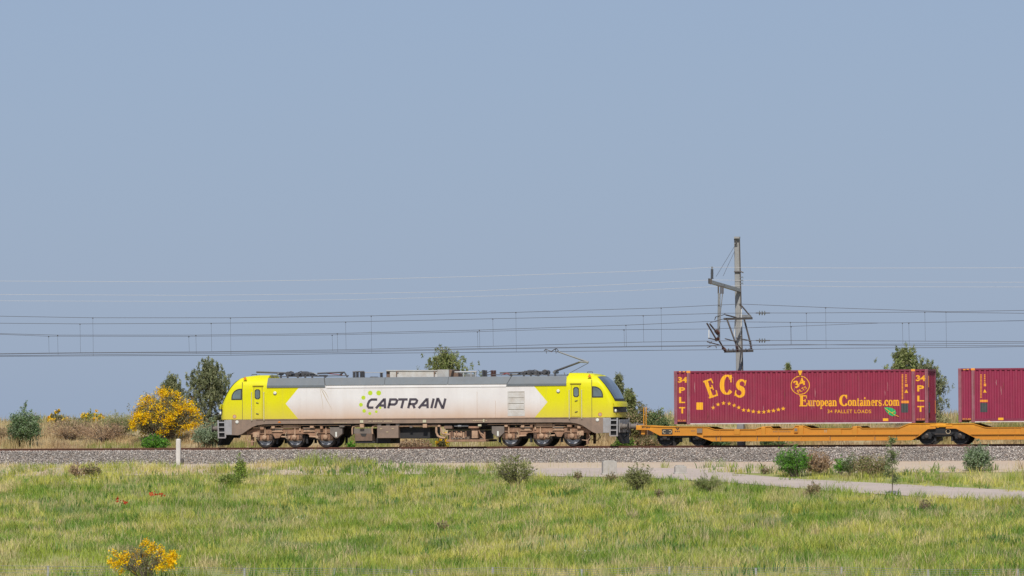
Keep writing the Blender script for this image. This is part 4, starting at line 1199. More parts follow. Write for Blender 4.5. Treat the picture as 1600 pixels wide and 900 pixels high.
# pocket boxes and twist-lock brackets on the long beam
for px, w, y0, y1, fr in ((1152, 9, 671, 679, f1), (1193, 6.5, 667, 680, f1), (1252, 7, 666, 680, f1), (1304, 22, 671, 679.5, f1), (1336, 7, 666.4, 680, f1), (1244, 6, 668, 676, f1), (1600, 9, 669, 678, f2), (1634, 7, 665.5, 678, f2)):
    for sd in (1, -1):
        a, c = P(px - w / 2, y1, WY), P(px + w / 2, y0, WY)
        MB().box((a.x, sd * (WY - .075), a.z), (c.x, sd * (WY - .002), c.z)).build('bracket', 'orange_paint', fr, bevel=.015)
for px, py, w, h in ((1093.5, 673, 8.5, 7), (1244, 671.5, 4.5, 4.5)):
    a = P(px, py, WY); MB().box((a.x - w / 58, WY - .086, a.z - h / 58), (a.x + w / 58, WY - .003, a.z + h / 58)).build('pocket_plate', 'dusty_grey', f1)
# operator plate near the left end: black with two ring shapes back to back
a = P(1042.5, 674.6, WY)
MB().box((a.x - .29, WY - .012, a.z - .145), (a.x + .29, WY - .002, a.z + .145)).build('emblem_plate', 'black_plate', f1)
print_on('emblem', [ring2(1038.2, 674.6, 2.3, 1.0, 16, 45, 315), ring2(1046.9, 674.6, 2.3, 1.0, 16, -135, 135)], WY - .014, 'print_pale', f1)
print_on('stencil', dashes(1003, 1008, 667, 669, 2) + dashes(1009, 1016, 667.2, 669.2, 3), WY, 'black_plate', f1, lift=.006)
print_on('stencil', [poly2([(1055, 668), (1057, 667), (1058.6, 670.4), (1060.2, 667), (1062, 668), (1059, 672.5)])] + dashes(1054.5, 1063, 673.4, 675, 3), WY, 'black_plate', f1, lift=.006)
print_on('stencil', dashes(1080, 1087, 672.6, 674, 4) + dashes(1212, 1232, 670.9, 672.2, 9) + dashes(1208, 1236, 674, 675.2, 11), WY, 'dusty_brown', f1, lift=.006)
# cross members, deck ends, buffers
for fr, px in [(f1, p) for p in (1004, 1085, 1130, 1193, 1252, 1337, 1395, 1440)] + [(f2, p) for p in (1500, 1530, 1600, 1680, 1760, 1850)]:
    a = P(px, 676, WY)
    MB().box((a.x - .1, WY + .09, a.z - .1), (a.x + .1, -WY - .09, a.z + .15)).build('cross_member', 'orange_paint', fr)
a = P(994, 671, WY); c = P(1003, 664, WY)
MB().box((a.x, WY - .03, a.z - .02), (c.x, -WY + .03, c.z - .02)).build('headstock', 'orange_paint', f1, bevel=.02)
MB().box((a.x + .02, -.6, a.z - .30), (a.x + .5, .6, a.z - .03)).build('draw_gear', 'dusty_brown', f1)
for y in (-.875, .875):
    MB().lathe([(0, .14), (-.36, .14), (-.37, .20), (-.43, .22), (-.44, .1)], (a.x, y, 1.06), 'x', 18).build('buffer', 'dusty_grey', wag, smooth=True)
MB().tube([(a.x, 0, 1.0), (a.x - .3, 0, 1.0), (a.x - .42, 0, .92)], .04, 6).build('coupling', 'steel_dark', wag)
# orange hand rails at the wagon end
hr = [P(1006, 664, -1.1), P(1006.0, 636.5, -1.1), P(1009.5, 635.5, -1.1), P(1009.5, 664, -1.1)]
MB().tube(hr, .022, 6).build('end_handrail', 'orange_paint', wag)
# pivot between the two frames
a = P(1462, 661, WY); c = P(1478, 669, WY)
MB().box((a.x - .02, -.7, c.z), (c.x + .02, .7, a.z - .02)).build('pivot_beam', 'orange_paint', wag)
MB().box((a.x - .30, WY - .02, a.z - .17), (c.x + .35, WY + .25, a.z - .05)).build('pivot_plate', 'orange_paint', wag, bevel=.015)

def wag_bogie(pc, label):
    bx = X(pc, -.9)
    bg = thing('bogie', (bx, 0, 0)); bg.parent = wag; bg.location = ORG[bg] - ORG[wag]; bg['label'] = label
    R = .46
    for dx in (-.9, .9):
        for sd in (-1, 1):
            MB().lathe([(sd * -.02, .2), (sd * -.02, R + .03), (sd * .012, R + .03), (sd * .02, R), (sd * .12, R - .004), (sd * .125, R - .05), (sd * .08, R - .08), (sd * .06, .1), (sd * .12, .09)], (bx + dx, sd * .815, R), 'y', 36).build('wheel', 'bogie_black', bg, smooth=True)
            ab = MB().prism([(bx + dx + a, z) for a, z in ((-.26, .30), (.26, .30), (.30, .52), (.16, .70), (-.16, .70), (-.30, .52))], sd * .97, sd * 1.14).build('axle_box', 'bogie_black', bg, bevel=.02)
            MB().lathe([(0, .13), (sd * .05, .13), (sd * .07, .08)], (bx + dx, sd * 1.14, R), 'y', 14).build('axle_cap', 'tyre_steel', bg)
            for q in (-.3, .3):
                coil = [(bx + dx + q + .075 * math.cos(t), sd * 1.06 + .075 * math.sin(t), .42 + t / (2 * PI) * .055) for t in np.linspace(0, 2 * PI * 4, 41)]
                MB().tube(coil, .02, 5).build('coil_spring', 'bogie_black', bg)
        MB().tube([(bx + dx, -.8, R), (bx + dx, .8, R)], .08, 10).build('axle', 'tyre_steel', bg)
        MB().prism([(bx + dx * .5 - .05, .18), (bx + dx * .5 + .05, .18), (bx + dx * .5 + .05, .75), (bx + dx * .5 - .05, .75)], -1.0, 1.0).build('brake_beam', 'bogie_black', bg)
    for sd in (-1, 1):
        MB().prism([(bx + a, z) for a, z in ((-1.35, .62), (-1.25, .80), (-.5, .90), (.5, .90), (1.25, .80), (1.35, .62), (.62, .60), (.35, .42), (-.35, .42), (-.62, .60))], sd * 1.0, sd * 1.12).build('side_frame', 'bogie_black', bg, bevel=.02)
        MB().box((bx - .45, sd * 1.12, .52), (bx + .45, sd * 1.17, .60)).build('brake_linkage', 'tyre_steel', bg)
    MB().box((bx - .25, -1.0, .55), (bx + .25, 1.0, .93)).build('bolster', 'bogie_black', bg)
    return bg
wag_bogie(1066, 'black two-axle bogie under the left end')
bj = wag_bogie(1475, 'black shared bogie under the joint of the two frames')
a = P(1481, 674.5, -1.2)
print_on('bogie_number', [ring2(1481.5, 674.2, 3.4, .9, 18)] , -1.185, 'print_pale', bj)
wag_bogie(1905, 'black two-axle bogie under the far right end')
MB().box((X(1494, -.6), -.75, .75), (X(1506, -.6), .75, .98)).build('brake_cylinder', 'bogie_black', wag)

# ================================================================== containers
CY = -1.25
CLEN = P(1450.2, 640, CY).x - P(1053.2, 640, CY).x
PITCH_C = .279
def container(px0, px1, ytop, ybot, label, paint, prints):
    x0 = P(px0, 640, CY).x; x1 = x0 + CLEN
    z0 = P((px0 + min(px1, 1600)) / 2, ybot, CY).z; z1 = z0 + 2.87
    t = thing('shipping_container', ((x0 + x1) / 2, 0, z0), label, 'container', 'maroon containers on the wagon')
    cut = [x0 + .80, x1 - .80]                        # inner posts stand 0.8 m in from the ends
    pw = .17
    spans = [(x0 + pw, cut[0] - pw / 2), (cut[0] + pw / 2, cut[1] - pw / 2), (cut[1] + pw / 2, x1 - pw)]
    ZL, ZU = z0 + .19, z1 - .09
    brk = []
    def corr(x):
        u = ((x - x0) % PITCH_C) / PITCH_C
        d = np.interp(u, [0, .36, .5, .86, 1], [0, 0, .045, .045, 0])
        for a, c in spans:
            if a <= x <= c: return CY + .012 + float(d)
        return CY
    k = 0
    while x0 + k * PITCH_C < x1:
        for q in (0, .36, .5, .86): brk.append(x0 + (k + q) * PITCH_C)
        k += 1
    for sd in (1, -1):
        for a, c in spans:
            xs_ = [a] + [q for q in brk if a + .004 < q < c - .004] + [c]
            w = MB(); n = len(xs_)
            w.add([(q, sd * corr(q), z) for z in (ZL, ZU) for q in xs_] + [(q, sd * (corr(q) + .02), z) for z in (ZL, ZU) for q in xs_],
                  [(i, i + 1, n + i + 1, n + i) for i in range(n - 1)] + [(2 * n + i, 2 * n + i + 1, 3 * n + i + 1, 3 * n + i) for i in range(n - 1)])
            w.build('side_panel', paint, t)
        for xa in (x0, x1 - pw):
            MB().box((xa, sd * CY, z0 + .12), (xa + pw, sd * (CY + .17), z1 - .10)).build('corner_post', 'container_post', t, bevel=.012)
        for xa in cut:
            MB().box((xa - pw / 2, sd * (CY - .006), z0 + .12), (xa + pw / 2, sd * (CY + .1), z1 - .09)).build('inner_post', 'container_post', t, bevel=.012)
        MB().box((x0 + .18, sd * (CY - .004), ZU - .003), (x1 - .18, sd * (CY + .12), z1 - .004)).build('top_rail', 'container_rail', t)
        MB().box((cut[0] + .09, sd * (CY - .012), z0 + .055), (cut[1] - .09, sd * (CY + .1), ZL + .005)).build('bottom_rail', 'container_rail', t)
        MB().box((cut[0] + .09, sd * (CY - .018), z0 + .0), (cut[1] - .09, sd * (CY + .06), z0 + .052)).build('bottom_edge', 'underline_pale', t)
        for a, c in ((x0 + .18, cut[0] - .09), (cut[1] + .09, x1 - .18)):
            MB().box((a, sd * (CY - .004), z0 + .125), (c, sd * (CY + .1), ZL + .003)).build('end_rail', 'container_rail', t)
        for xa in (x0 - .003, x1 - .175):
            for za in (z0, z1 - .12):
                MB().box((xa, sd * (CY - .005), za), (xa + .178, sd * (CY + .16), za + .12)).build('corner_casting', 'container_post', t, bevel=.02)
        for xa in cut:
            for za, mt in ((z0, 'container_post'), (z1 - .115, 'orange_print')):
                MB().box((xa - .11, sd * (CY - .010), za), (xa + .11, sd * (CY + .12), za + .118)).build('lifting_block', mt, t, bevel=.015)
    # roof: shallow cross ribs; ends: upright corrugation
    rf = MB(); xs_ = np.arange(x0 + .1, x1 - .1, .21); n = len(xs_)
    rf.add([(q, y, z1 - .03 + (.02 if i % 2 else 0)) for y in (CY + .1, -CY - .1) for i, q in enumerate(xs_)], [(i, i + 1, n + i + 1, n + i) for i in range(n - 1)])
    rf.build('roof', paint, t)
    for xe, s in ((x0, 1), (x1, -1)):
        ew = MB(); ys_ = np.linspace(CY + .16, -CY - .16, 41); n = len(ys_)
        ew.add([(xe + s * (.03 + (.035 if (i // 2) % 2 else 0)), y, z) for z in (z0 + .12, z1 - .1) for i, y in enumerate(ys_)], [(i, i + 1, n + i + 1, n + i) for i in range(n - 1)])
        ew.build('end_wall', paint, t)
        MB().box((xe + s * .005, CY + .17, z1 - .12), (xe + s * .12, -CY - .17, z1 - .01)).build('end_rail', 'container_rail', t)
        MB().box((xe + s * .005, CY + .17, z0 + .01), (xe + s * .12, -CY - .17, z0 + .13)).build('end_rail', 'container_rail', t)
    MB().box((x0 + .2, CY + .12, z0 + .06), (x1 - .2, -CY - .12, z0 + .12)).build('floor', 'black_plate', t)
    for name, shapes, mat, flat in prints:
        print_on(name, shapes, CY, mat, t, None if flat else corr, .005 if not flat else .014, brk)
    # yellow chevron strips at the top corners
    return t, x0, x1, z0, z1

def stacked(x0, x1, ys_, xr0, xr1, bold=.05):
    out = [('lettering', [in_box(font2d('34', .035), x0, ys_[0][0], x1, ys_[0][1])], 'yellow_print', False)]
    for ch, (a, b_) in zip('PLT', ys_[1:]):
        out.append(('lettering', [in_box(font2d(ch, .035), xr0, a, xr1, b_)], 'yellow_print', False))
    return out
def star(cx, cy, r, rot=0):
    pts = []
    for i in range(10):
        q = r if i % 2 == 0 else r * .42
        a = math.radians(-90 + 36 * i + rot); pts.append((cx + q * math.cos(a), cy + q * math.sin(a)))
    v = [(cx, cy)] + pts
    return v, [(0, i + 1, (i + 1) % 10 + 1) for i in range(10)]
pr1 = stacked(1059, 1073.6, [(589, 598), (605, 614.2), (620.3, 629.8), (636, 646)], 1061, 1070.4)
pr1 += stacked(1431, 1446, [(586.2, 595.6), (602, 611.7), (618.2, 627.2), (634.3, 643.5)], 1433, 1443.6)
pr1 += [('lettering', [in_box(flat_glyphs('E'), 1102.5, 592, 1118.3, 621.5, 19)], 'yellow_print', False),
        ('lettering', [in_box(flat_glyphs('C'), 1124.6, 585.4, 1144.4, 616.6, -2)], 'yellow_print', False),
        ('lettering', [in_box(flat_glyphs('S'), 1148.6, 592.2, 1165.6, 621.6, -13)], 'yellow_print', False)]
for px, py in ((505, 462), (550, 432), (602, 420), (655, 424), (702, 441), (745, 461), (790, 484), (836, 488), (881, 498), (933, 503), (979, 502), (1025, 495), (1070, 490), (1116, 480), (1161, 471)):
    pr1.append(('star', [star(1030 + px / 6, 560 + py / 6, 3.6, 0)], 'yellow_print', False))
pr1 += [('emblem_ring', [ring2(1250.2, 602, 14.2, 1.2)], 'yellow_print', False),
        ('emblem_arrow', [poly2([(1246.8, 578.9), (1253.8, 578.9), (1251.4, 586.4), (1249.2, 586.4)])], 'yellow_print', True),
        ('emblem_number', [in_box(font2d('34', .03), 1240.0, 592.6, 1257.6, 604.2, 22)], 'yellow_print', False),
        ('emblem_word', [in_box(font2d('PLTS', .012), 1245.2, 606.2, 1261.0, 611.2, 28)], 'yellow_print', False),
        ('lettering', [in_box(flat_glyphs('E'), 1248.6, 617.6, 1262.0, 635)], 'yellow_print', False),
        ('lettering', [in_box(flat_glyphs('uropean'), 1262.2, 625.4, 1307.4, 634.6, base=(0, 1))], 'yellow_print', False),
        ('lettering', [in_box(flat_glyphs('C'), 1311, 616.8, 1324.6, 634.6)], 'yellow_print', False),
        ('lettering', [in_box(flat_glyphs('ontainers'), 1324.6, 625.0, 1377.4, 634.2, base=(0, 1))], 'yellow_print', False),
        ('lettering', [in_box(flat_glyphs('.com'), 1379.2, 624.8, 1405.4, 634.0, base=(0, 1))], 'yellow_print', False),
        ('lettering', [in_box(font2d('34 PALLET LOADS', .006, 1.1), 1293, 640, 1361, 645.6)], 'yellow_print', False),
        ('notice_plate', [rect(1088, 628.8, 1098, 640.2)], 'yellow_print', False),
        ('notice_plate', [rect(1379.6, 653.6, 1388, 657.8)], 'yellow_print', True),
        ('dark_panel', [rect(1408, 630.6, 1418.6, 644.6)], 'dark_plate', False),
        ('orange_bar', [rect(1408, 626, 1420, 630)], 'orange_print', False),
        ('code_column', dashes(0, 1, 0, 1, 1) and [rect(1408.6, 585 + i * 2.2, 1411, 586.5 + i * 2.2) for i in range(18)], 'orange_print', False),
        ('code_column', [rect(1414.4, 585 + i * 2.8, 1416.6, 586.8 + i * 2.8) for i in range(5)] + [rect(1414, 600, 1418, 604.4)], 'orange_print', False),
        ('warning_triangle', [poly2([(1413.2, 613.8), (1418.8, 613.8), (1416, 608.4)])], 'yellow_print', False),
        ('lettering', [in_box(font2d('ECS.BE', .01), 1059.2, 655.9, 1071.8, 658.4)], 'orange_print', True),
        ('lettering', [in_box(font2d('ECS.BE', .01), 1432.6, 653.8, 1445.2, 656.4)], 'orange_print', True),
        ('height_strip', [rect(1061, 580.0, 1064, 581.6), rect(1067, 579.9, 1070.4, 581.5)], 'orange_print', True),
        ('leaf_sticker', [poly2([(1381.4, 636.6), (1386, 636.2), (1393, 637.4), (1398.6, 640.4), (1400.2, 645), (1398, 649.6), (1394, 650.2), (1388.6, 647.6), (1384, 642.4)])], 'green_print', False),
        ('leaf_vein', [ribbon([(1383, 638), (1390, 643), (1397.4, 648), (1404.4, 650.8)], .7), ribbon([(1389, 642), (1388, 646)], .7), ribbon([(1393, 645), (1398, 643)], .7)], 'print_pale', False)]
# veins lie over the leaf, so lift them
c1, ax0, ax1, az0, az1 = container(1053.2, 1450, 577.6, 662.0, 'maroon container lettered ECS with star row and European Containers.com', 'container_paint', [p for p in pr1 if p[0] != 'leaf_vein'])
def on1(x):
    return CY + .012
print_on('leaf_vein', [s for p in pr1 if p[0] == 'leaf_vein' for s in p[1]], CY + .004, 'yellow_print', c1)
MB().box((ax1 - .012, -1.02, az0 + 1.9), (ax1 + .006, -.98, az1 - .35)).build('end_marks', 'orange_print', c1)
MB().box((ax1 - .012, .95, az0 + .5), (ax1 + .006, 1.0, az0 + 1.2)).build('end_marks', 'orange_print', c1)
MB().box((ax1 - .012, -.95, az0 + .55), (ax1 + .006, -.7, az0 + 1.1)).build('end_plate', 'dark_plate', c1)
pr2 = [('code_column', [rect(1531.6, 585 + i * 2.2, 1533.8, 586.5 + i * 2.2) for i in range(17)], 'orange_print', False),
       ('code_column', [rect(1537.4, 585 + i * 2.8, 1539.6, 586.8 + i * 2.8) for i in range(5)] + [rect(1536.8, 599.2, 1540.8, 603.6)], 'orange_print', False),
       ('warning_triangle', [poly2([(1535.6, 613.4), (1541.6, 613.4), (1538.6, 608)])], 'yellow_print', False),
       ('orange_bar', [rect(1531.2, 624.6, 1543, 628.2)], 'orange_print', False),
       ('dark_panel', [rect(1531.6, 629.6, 1542.6, 644)], 'dark_plate', False),
       ('notice_plate', [rect(1559.6, 652.6, 1568, 656.4)], 'yellow_print', True),
       ('notice_plate', [poly2([(1541, 660.2), (1549.5, 660.2), (1548, 658), (1545.3, 657), (1542.5, 658)])], 'yellow_print', True),
       ('lettering', [in_box(font2d('ECS.BE', .01), 1504.4, 653.4, 1517.4, 656.2)], 'orange_print', True),
       ('height_strip', [rect(1505, 576.6, 1508.6, 578.2), rect(1510.4, 576.2, 1514, 577.8)], 'orange_print', True)]
c2, bx0, bx1, bz0, bz1 = container(1497.4, 1890, 574.8, 659.6, 'plain maroon container cut off by the right edge of the picture', 'container_paint_dark', pr2)

# scrapes and rust runs on the near sides
for cont, p0, p1, nn in ((c1, 1082, 1402, 16), (c2, 1550, 1640, 6)):
    for i in range(nn):
        px = rng.uniform(p0, p1); py = rng.uniform(584, 645); L = rng.uniform(4, 18)
        print_on('scuff', [ribbon([(px, py), (px + rng.normal(0, .4), py + L * .5), (px + rng.normal(0, .5), py + L)], [.2, rng.uniform(.4, .9), .2])], CY + .012, 'scuff_pale' if i % 3 else 'scuff_rust', cont, lift=.022)
for px in (1076.5, 1427.2, 1521.6, 1055.4, 1447.6):
    cont = c1 if px < 1480 else c2
    print_on('rust_run', [ribbon([(px + .6, 584), (px + .2, 600), (px + .7, 618)], [.5, 1.2, .3]), ribbon([(px - .8, 640), (px - .6, 650), (px - .9, 657)], [.2, 1.1, .6])], CY, 'scuff_rust', cont, lift=.012)
for px in (1125, 1182, 1216, 1296, 1366, 1400, 1118, 1430):
    print_on('grime', [ribbon([(px + 1.2, 681), (px + 1.0, 685), (px + 1.4, 688.6)], [.8, 1.6, .8])], WY, 'dusty_brown', f1, lift=.003)
print_on('data_panel', dashes(1288, 1300, 671.5, 673, 5) + dashes(1288, 1298, 674.2, 675.4, 4), WY, 'print_pale', f1, lift=.004)
# ================================================================== overhead line
MY = 4.7
mb_ = P(1158.4, 700, MY); mb_.z = float(terrain(mb_.x, MY)) - .3
mt_ = P(1151.6, 370, MY)
mast = thing('catenary_mast', (mb_.x, MY, mb_.z), 'tall grey catenary mast with brackets standing behind the lettered container', 'mast')
n = 12; vs = []; fs = []
for i in range(n + 1):
    t = i / n; c = mb_.lerp(mt_, t); w = .20 - .055 * t; d = .17 - .04 * t; ch = .03
    vs += [(c.x - w + ch, MY - d, c.z), (c.x + w - ch, MY - d, c.z), (c.x + w, MY - d + ch, c.z), (c.x + w, MY + d - ch, c.z), (c.x + w - ch, MY + d, c.z), (c.x - w + ch, MY + d, c.z), (c.x - w, MY + d - ch, c.z), (c.x - w, MY - d + ch, c.z)]
    if i:
        for j in range(8): fs.append(((i - 1) * 8 + j, (i - 1) * 8 + (j + 1) % 8, i * 8 + (j + 1) % 8, i * 8 + j))
fs += [tuple(range(7, -1, -1)), tuple(range(n * 8, n * 8 + 8))]
MB().add(vs, fs).build('pole', 'mast_concrete', mast)
MB().tube([(mt_.x + .17, MY - .17, mt_.z - .2), (mb_.lerp(mt_, .5).x + .2, MY - .18, mb_.lerp(mt_, .5).z), (mb_.x + .23, MY - .2, mb_.z + .3)], .035, 6).build('conduit', 'steel_dark', mast)
def mtube(name, pts, r, mat, Y=None, n=6):
    return MB().tube([P(p[0], p[1], p[2] if len(p) > 2 else (Y if Y is not None else MY)) for p in pts], r, n).build(name, mat, mast)
def mbeam(name, a, b, h, d, mat):
    A, B = P(*a), P(*b); dr = (B - A).normalized(); sd = dr.cross(Vector((0, 0, 1))).normalized() * d; u = Vector((0, 0, h))
    return MB().add([A - sd - u, A + sd - u, A + sd + u, A - sd + u, B - sd - u, B + sd - u, B + sd + u, B - sd + u],
                    [(0, 1, 2, 3), (7, 6, 5, 4), (0, 4, 5, 1), (1, 5, 6, 2), (2, 6, 7, 3), (3, 7, 4, 0)]).build(name, mat, mast)
def mins(name, a, b, r, mat, n=7):
    A, B = P(*a), P(*b); m = MB(); ax = (B - A); L = ax.length; ax.normalize()
    m.tube([A, B], r * .45, 8)
    o = m.build(name, mat, mast)
    for i in range(n):
        c = A + ax * L * (i + .5) / n
        MB().tube([c - ax * .018, c + ax * .018], r, 10, r * .7).build('shed', mat, o)
    return o
MF = MY - .2
# top cap and clamp
mbeam('cap', (1147.5, 371.2, MF), (1156, 371.2, MF), .05, .12, 'mast_concrete')
mtube('clamp', [(1147, 374, MF), (1151, 378, MF), (1148, 383, MF), (1152, 382, MF)], .03, 'steel_dark')
mtube('clamp', [(1147, 424.5, MF), (1158, 424.5, MF), (1161.5, 426, MF)], .04, 'steel_dark')
for y in (434, 439, 443.5):
    mtube('pin', [(1156, y, MF), (1160.5, y - 1.5, MF), (1161, y + 1, MF)], .025, 'insulator_glass')
# heavy arm reaching out over the track
mbeam('crossarm', (1110, 440.4, .8), (1155, 453.6, MF), .09, .09, 'galvanised')
mbeam('arm_end', (1107.5, 439, .75), (1111.5, 440.2, .82), .14, .12, 'steel_dark')
mins('post_insulator', (1112.6, 436, .9), (1112.6, 420.5, .9), .10, 'black_plate', 8)
mtube('insulator_cap', [(1112.6, 420.5, .9), (1112.6, 416.5, .9)], .05, 'galvanised')
mtube('stay', [(1147, 386, MF), (1119, 432, 1.2)], .012, 'wire_dark')
mtube('stay', [(1148, 392, MF), (1130, 431, 1.7)], .012, 'wire_dark')
for px, a in ((1122.5, .0), (1126.5, .3), (1129.5, .6)):
    mtube('drop_tube', [(px, 446 + a, 1.3), (px, 459, 1.3)], .045, 'steel_dark')
mtube('drop_pole', [(1123.8, 458, 1.3), (1123.0, 500, 1.3), (1123.2, 532, 1.3)], .075, 'galvanised')
mtube('drop_pole', [(1129, 459, 1.3), (1126, 485, 1.3), (1125, 505, 1.3)], .028, 'galvanised')
# upper and lower crossbeams on the mast
mbeam('bracket_beam', (1132, 498.4, 2.3), (1174.5, 497.4, MY + .3), .06, .06, 'steel_dark')
mbeam('bracket_plate', (1156, 494, MF), (1173, 494.6, MY + .2), .09, .05, 'galvanised')
mbeam('lower_beam', (1133, 549.2, 2.3), (1175.5, 548.2, MY + .3), .065, .07, 'steel_dark')
mtube('tie_rod', [(1156, 474.5, MF), (1174, 496, MY + .2)], .04, 'steel_dark')
mtube('tie_rod', [(1134, 492, 2.2), (1150, 496, MF)], .04, 'steel_dark')
mtube('strut', [(1136, 499, 2.3), (1152, 543, 2.3)], .05, 'steel_dark')
mtube('strut', [(1161, 492, MY), (1173, 538, MY + .2)], .05, 'steel_dark')
mtube('white_tube', [(1158.5, 483, MF), (1158.2, 510, MF), (1157.2, 525, MF)], .03, 'white_plastic')
mtube('white_tube', [(1148.6, 500, MF), (1147.2, 526, MF)], .03, 'white_plastic')
mtube('white_tube', [(1107.8, 515.5, .3), (1107.6, 528, .3)], .03, 'white_plastic')
mins('strut_insulator', (1151, 540, 2.3), (1152.5, 549, 2.4), .10, 'insulator_brown', 4)
mins('strut_insulator', (1171.8, 532, MY + .2), (1174, 546, MY + .25), .09, 'insulator_brown', 5)
mins('strut_insulator', (1129.5, 543.5, 1.9), (1133.5, 547.5, 2.2), .09, 'insulator_brown', 4)
mtube('registration_arm', [(1133, 529.2, .6), (1150, 533.5, 2.3)], .03, 'steel_dark')
mtube('registration_arm', [(1150, 528, .8), (1171, 532, MY)], .03, 'steel_dark')
mtube('registration_arm', [(1149, 534, 2.3), (1158, 545, MF)], .035, 'steel_dark')
# cantilever over the near wire
mtube('cantilever', [(1104.5, 505, .2), (1119, 530, 1.0)], .045, 'steel_dark')
mtube('cantilever', [(1109, 506, .2), (1121, 521, 1.1)], .045, 'steel_dark')
mtube('cantilever', [(1122.5, 520, 1.3), (1124, 533, 1.3), (1131, 545, 2.0)], .045, 'steel_dark')
mins('cantilever_insulator', (1118.5, 516.5, 1.0), (1123, 522, 1.2), .12, 'insulator_brown', 4)
mins('cantilever_insulator', (1118.5, 531, 1.0), (1123, 529, 1.2), .10, 'insulator_brown', 4)
mtube('registration_arm', [(1107, 528.4, .2), (1119, 531, 1.0)], .03, 'steel_dark')
mtube('registration_arm', [(1105, 534, .1), (1124, 539, 1.2)], .03, 'steel_dark')
mtube('steady_arm', [(1105, 543, 0), (1113, 540, .1), (1118.5, 540.5, .3), (1119.5, 544, .3)], .025, 'steel_dark')
mtube('steady_arm', [(1109, 537, 0), (1112, 534, .3)], .02, 'steel_dark')
mtube('jumper', [(1110, 504, .3), (1120, 501, .6), (1132, 498, 1.6)], .02, 'wire_dark')
for k_ in range(2):
    mtube('jumper', [(1116.5, 500, 1.2), (1118 + k_, 495, 1.2), (1123, 493.5, 1.2), (1128 + k_, 492.5, 1.5), (1133, 491 - k_, 2)], .018, 'wire_dark')
for px in (1138, 1145, 1165, 1170):
    mtube('bolt', [(px, 549, 2.6), (px + .5, 544.5, 2.6)], .03, 'steel_dark')

def wire(name, pts, Y, r, mat, label, sag=True, group='overhead wires above the track'):
    # carried on to both sides past the frame
    p0, p1 = pts[0], pts[-1]
    d0 = (pts[1][1] - p0[1]) / (pts[1][0] - p0[0]); d1 = (p1[1] - pts[-2][1]) / (p1[0] - pts[-2][0])
    q = list(pts)
    if p0[0] <= 0: q = [(p0[0] - 1100, p0[1] - 1100 * d0 * .3)] + q
    if p1[0] >= 1600: q = q + [(p1[0] + 1100, p1[1] + 1100 * d1 * .3)]
    w = [P(a, b_, Y) for a, b_ in q]
    o = thing(name, tuple(w[len(w) // 2]), label, 'wire', group)
    MB().tube(w, r, 5).build('strand', mat, o)
    return o
A_m = [(0, 494), (145, 496.5), (360, 496.5), (580, 493.5), (806, 488), (1033, 481), (1156, 475), (1290, 480.5), (1478, 487), (1600, 485)]
A_c = [(0, 556.8), (145, 556), (360, 555), (580, 552), (806, 550), (1033, 547.3), (1156, 546), (1290, 544.2), (1478, 543), (1600, 541.5)]
B_m = [(0, 505), (125, 506), (330, 505), (540, 503), (770, 498), (1005, 493), (1125, 489.5), (1182, 489), (1260, 489), (1445, 487.5), (1600, 489.5)]
B_c = [(0, 552.5), (125, 551), (330, 549.6), (540, 546.4), (770, 541), (1005, 534.4), (1125, 532.6), (1180, 532), (1260, 532), (1445, 533), (1600, 533.8)]
C_m = [(0, 521.2), (90, 523.6), (306, 523.6), (527, 521.0), (749, 515.6), (978, 508), (1105, 502.4), (1235, 503.6), (1372, 504.6), (1410, 504.4), (1600, 501)]
C_c = [(0, 555.6), (90, 554.8), (306, 552.6), (527, 550.4), (749, 545.6), (978, 542.2), (1105, 540.6), (1235, 539.2), (1410, 537.6), (1600, 536)]
D_m = [(0, 522.4), (76, 525.4), (295, 525.6), (519, 523.2), (746, 518.2), (850, 515), (980, 515.2), (1105, 514), (1235, 510), (1372, 504.8)]
D_c = [(0, 553.4), (76, 552.2), (295, 550.6), (519, 548.6), (746, 544.6), (980, 541.2), (1235, 538), (1420, 540), (1600, 540)]
sets = [('A', A_m, A_c, 1.2, (145, 360, 580, 806, 1033, 1290, 1478), 'farther', .0125), ('B', B_m, B_c, -.35, (125, 330, 540, 770, 1005, 1260, 1445), 'insulator-tied', .0125),
        ('C', C_m, C_c, 0, (90, 306, 527, 749, 978, 1235, 1410), 'nearer', .0125), ('D', D_m, D_c, .3, (76, 295, 519, 746, 975, 1236, 1420), 'paired', .0105)]
LM = {'A': 'topmost dark messenger wire, with the longest droppers', 'B': 'second dark messenger wire, broken by three-disc insulators beside the mast',
      'C': 'third dark messenger wire, held by the cantilever tip left of the mast', 'D': 'lowest messenger wire, running close under the third one'}
LC = {'A': 'lowest contact wire along the whole line', 'B': 'uppermost contact wire, broken by three-disc insulators right of the mast',
      'C': 'contact wire pressed by the raised pantograph', 'D': 'thin contact wire just above the one the pantograph presses'}
for nm, mm, cc, Y, drops, word, r in sets:
    mw = wire('messenger_wire', mm, Y, r, 'wire_dark', LM[nm])
    wire('contact_wire', cc, Y, r * 1.05, 'wire_dark', LC[nm])
    for dx in drops:
        a = P(dx, np.interp(dx, [p[0] for p in mm], [p[1] for p in mm]), Y)
        c = P(dx + .8, np.interp(dx + .8, [p[0] for p in cc], [p[1] for p in cc]), Y)
        MB().tube([a, c], .0065, 4).build('dropper', 'wire_dark', mw)
        MB().box(a - Vector((.03, .02, .05)), a + Vector((.03, .02, .015))).build('dropper_clip', 'wire_dark', mw)
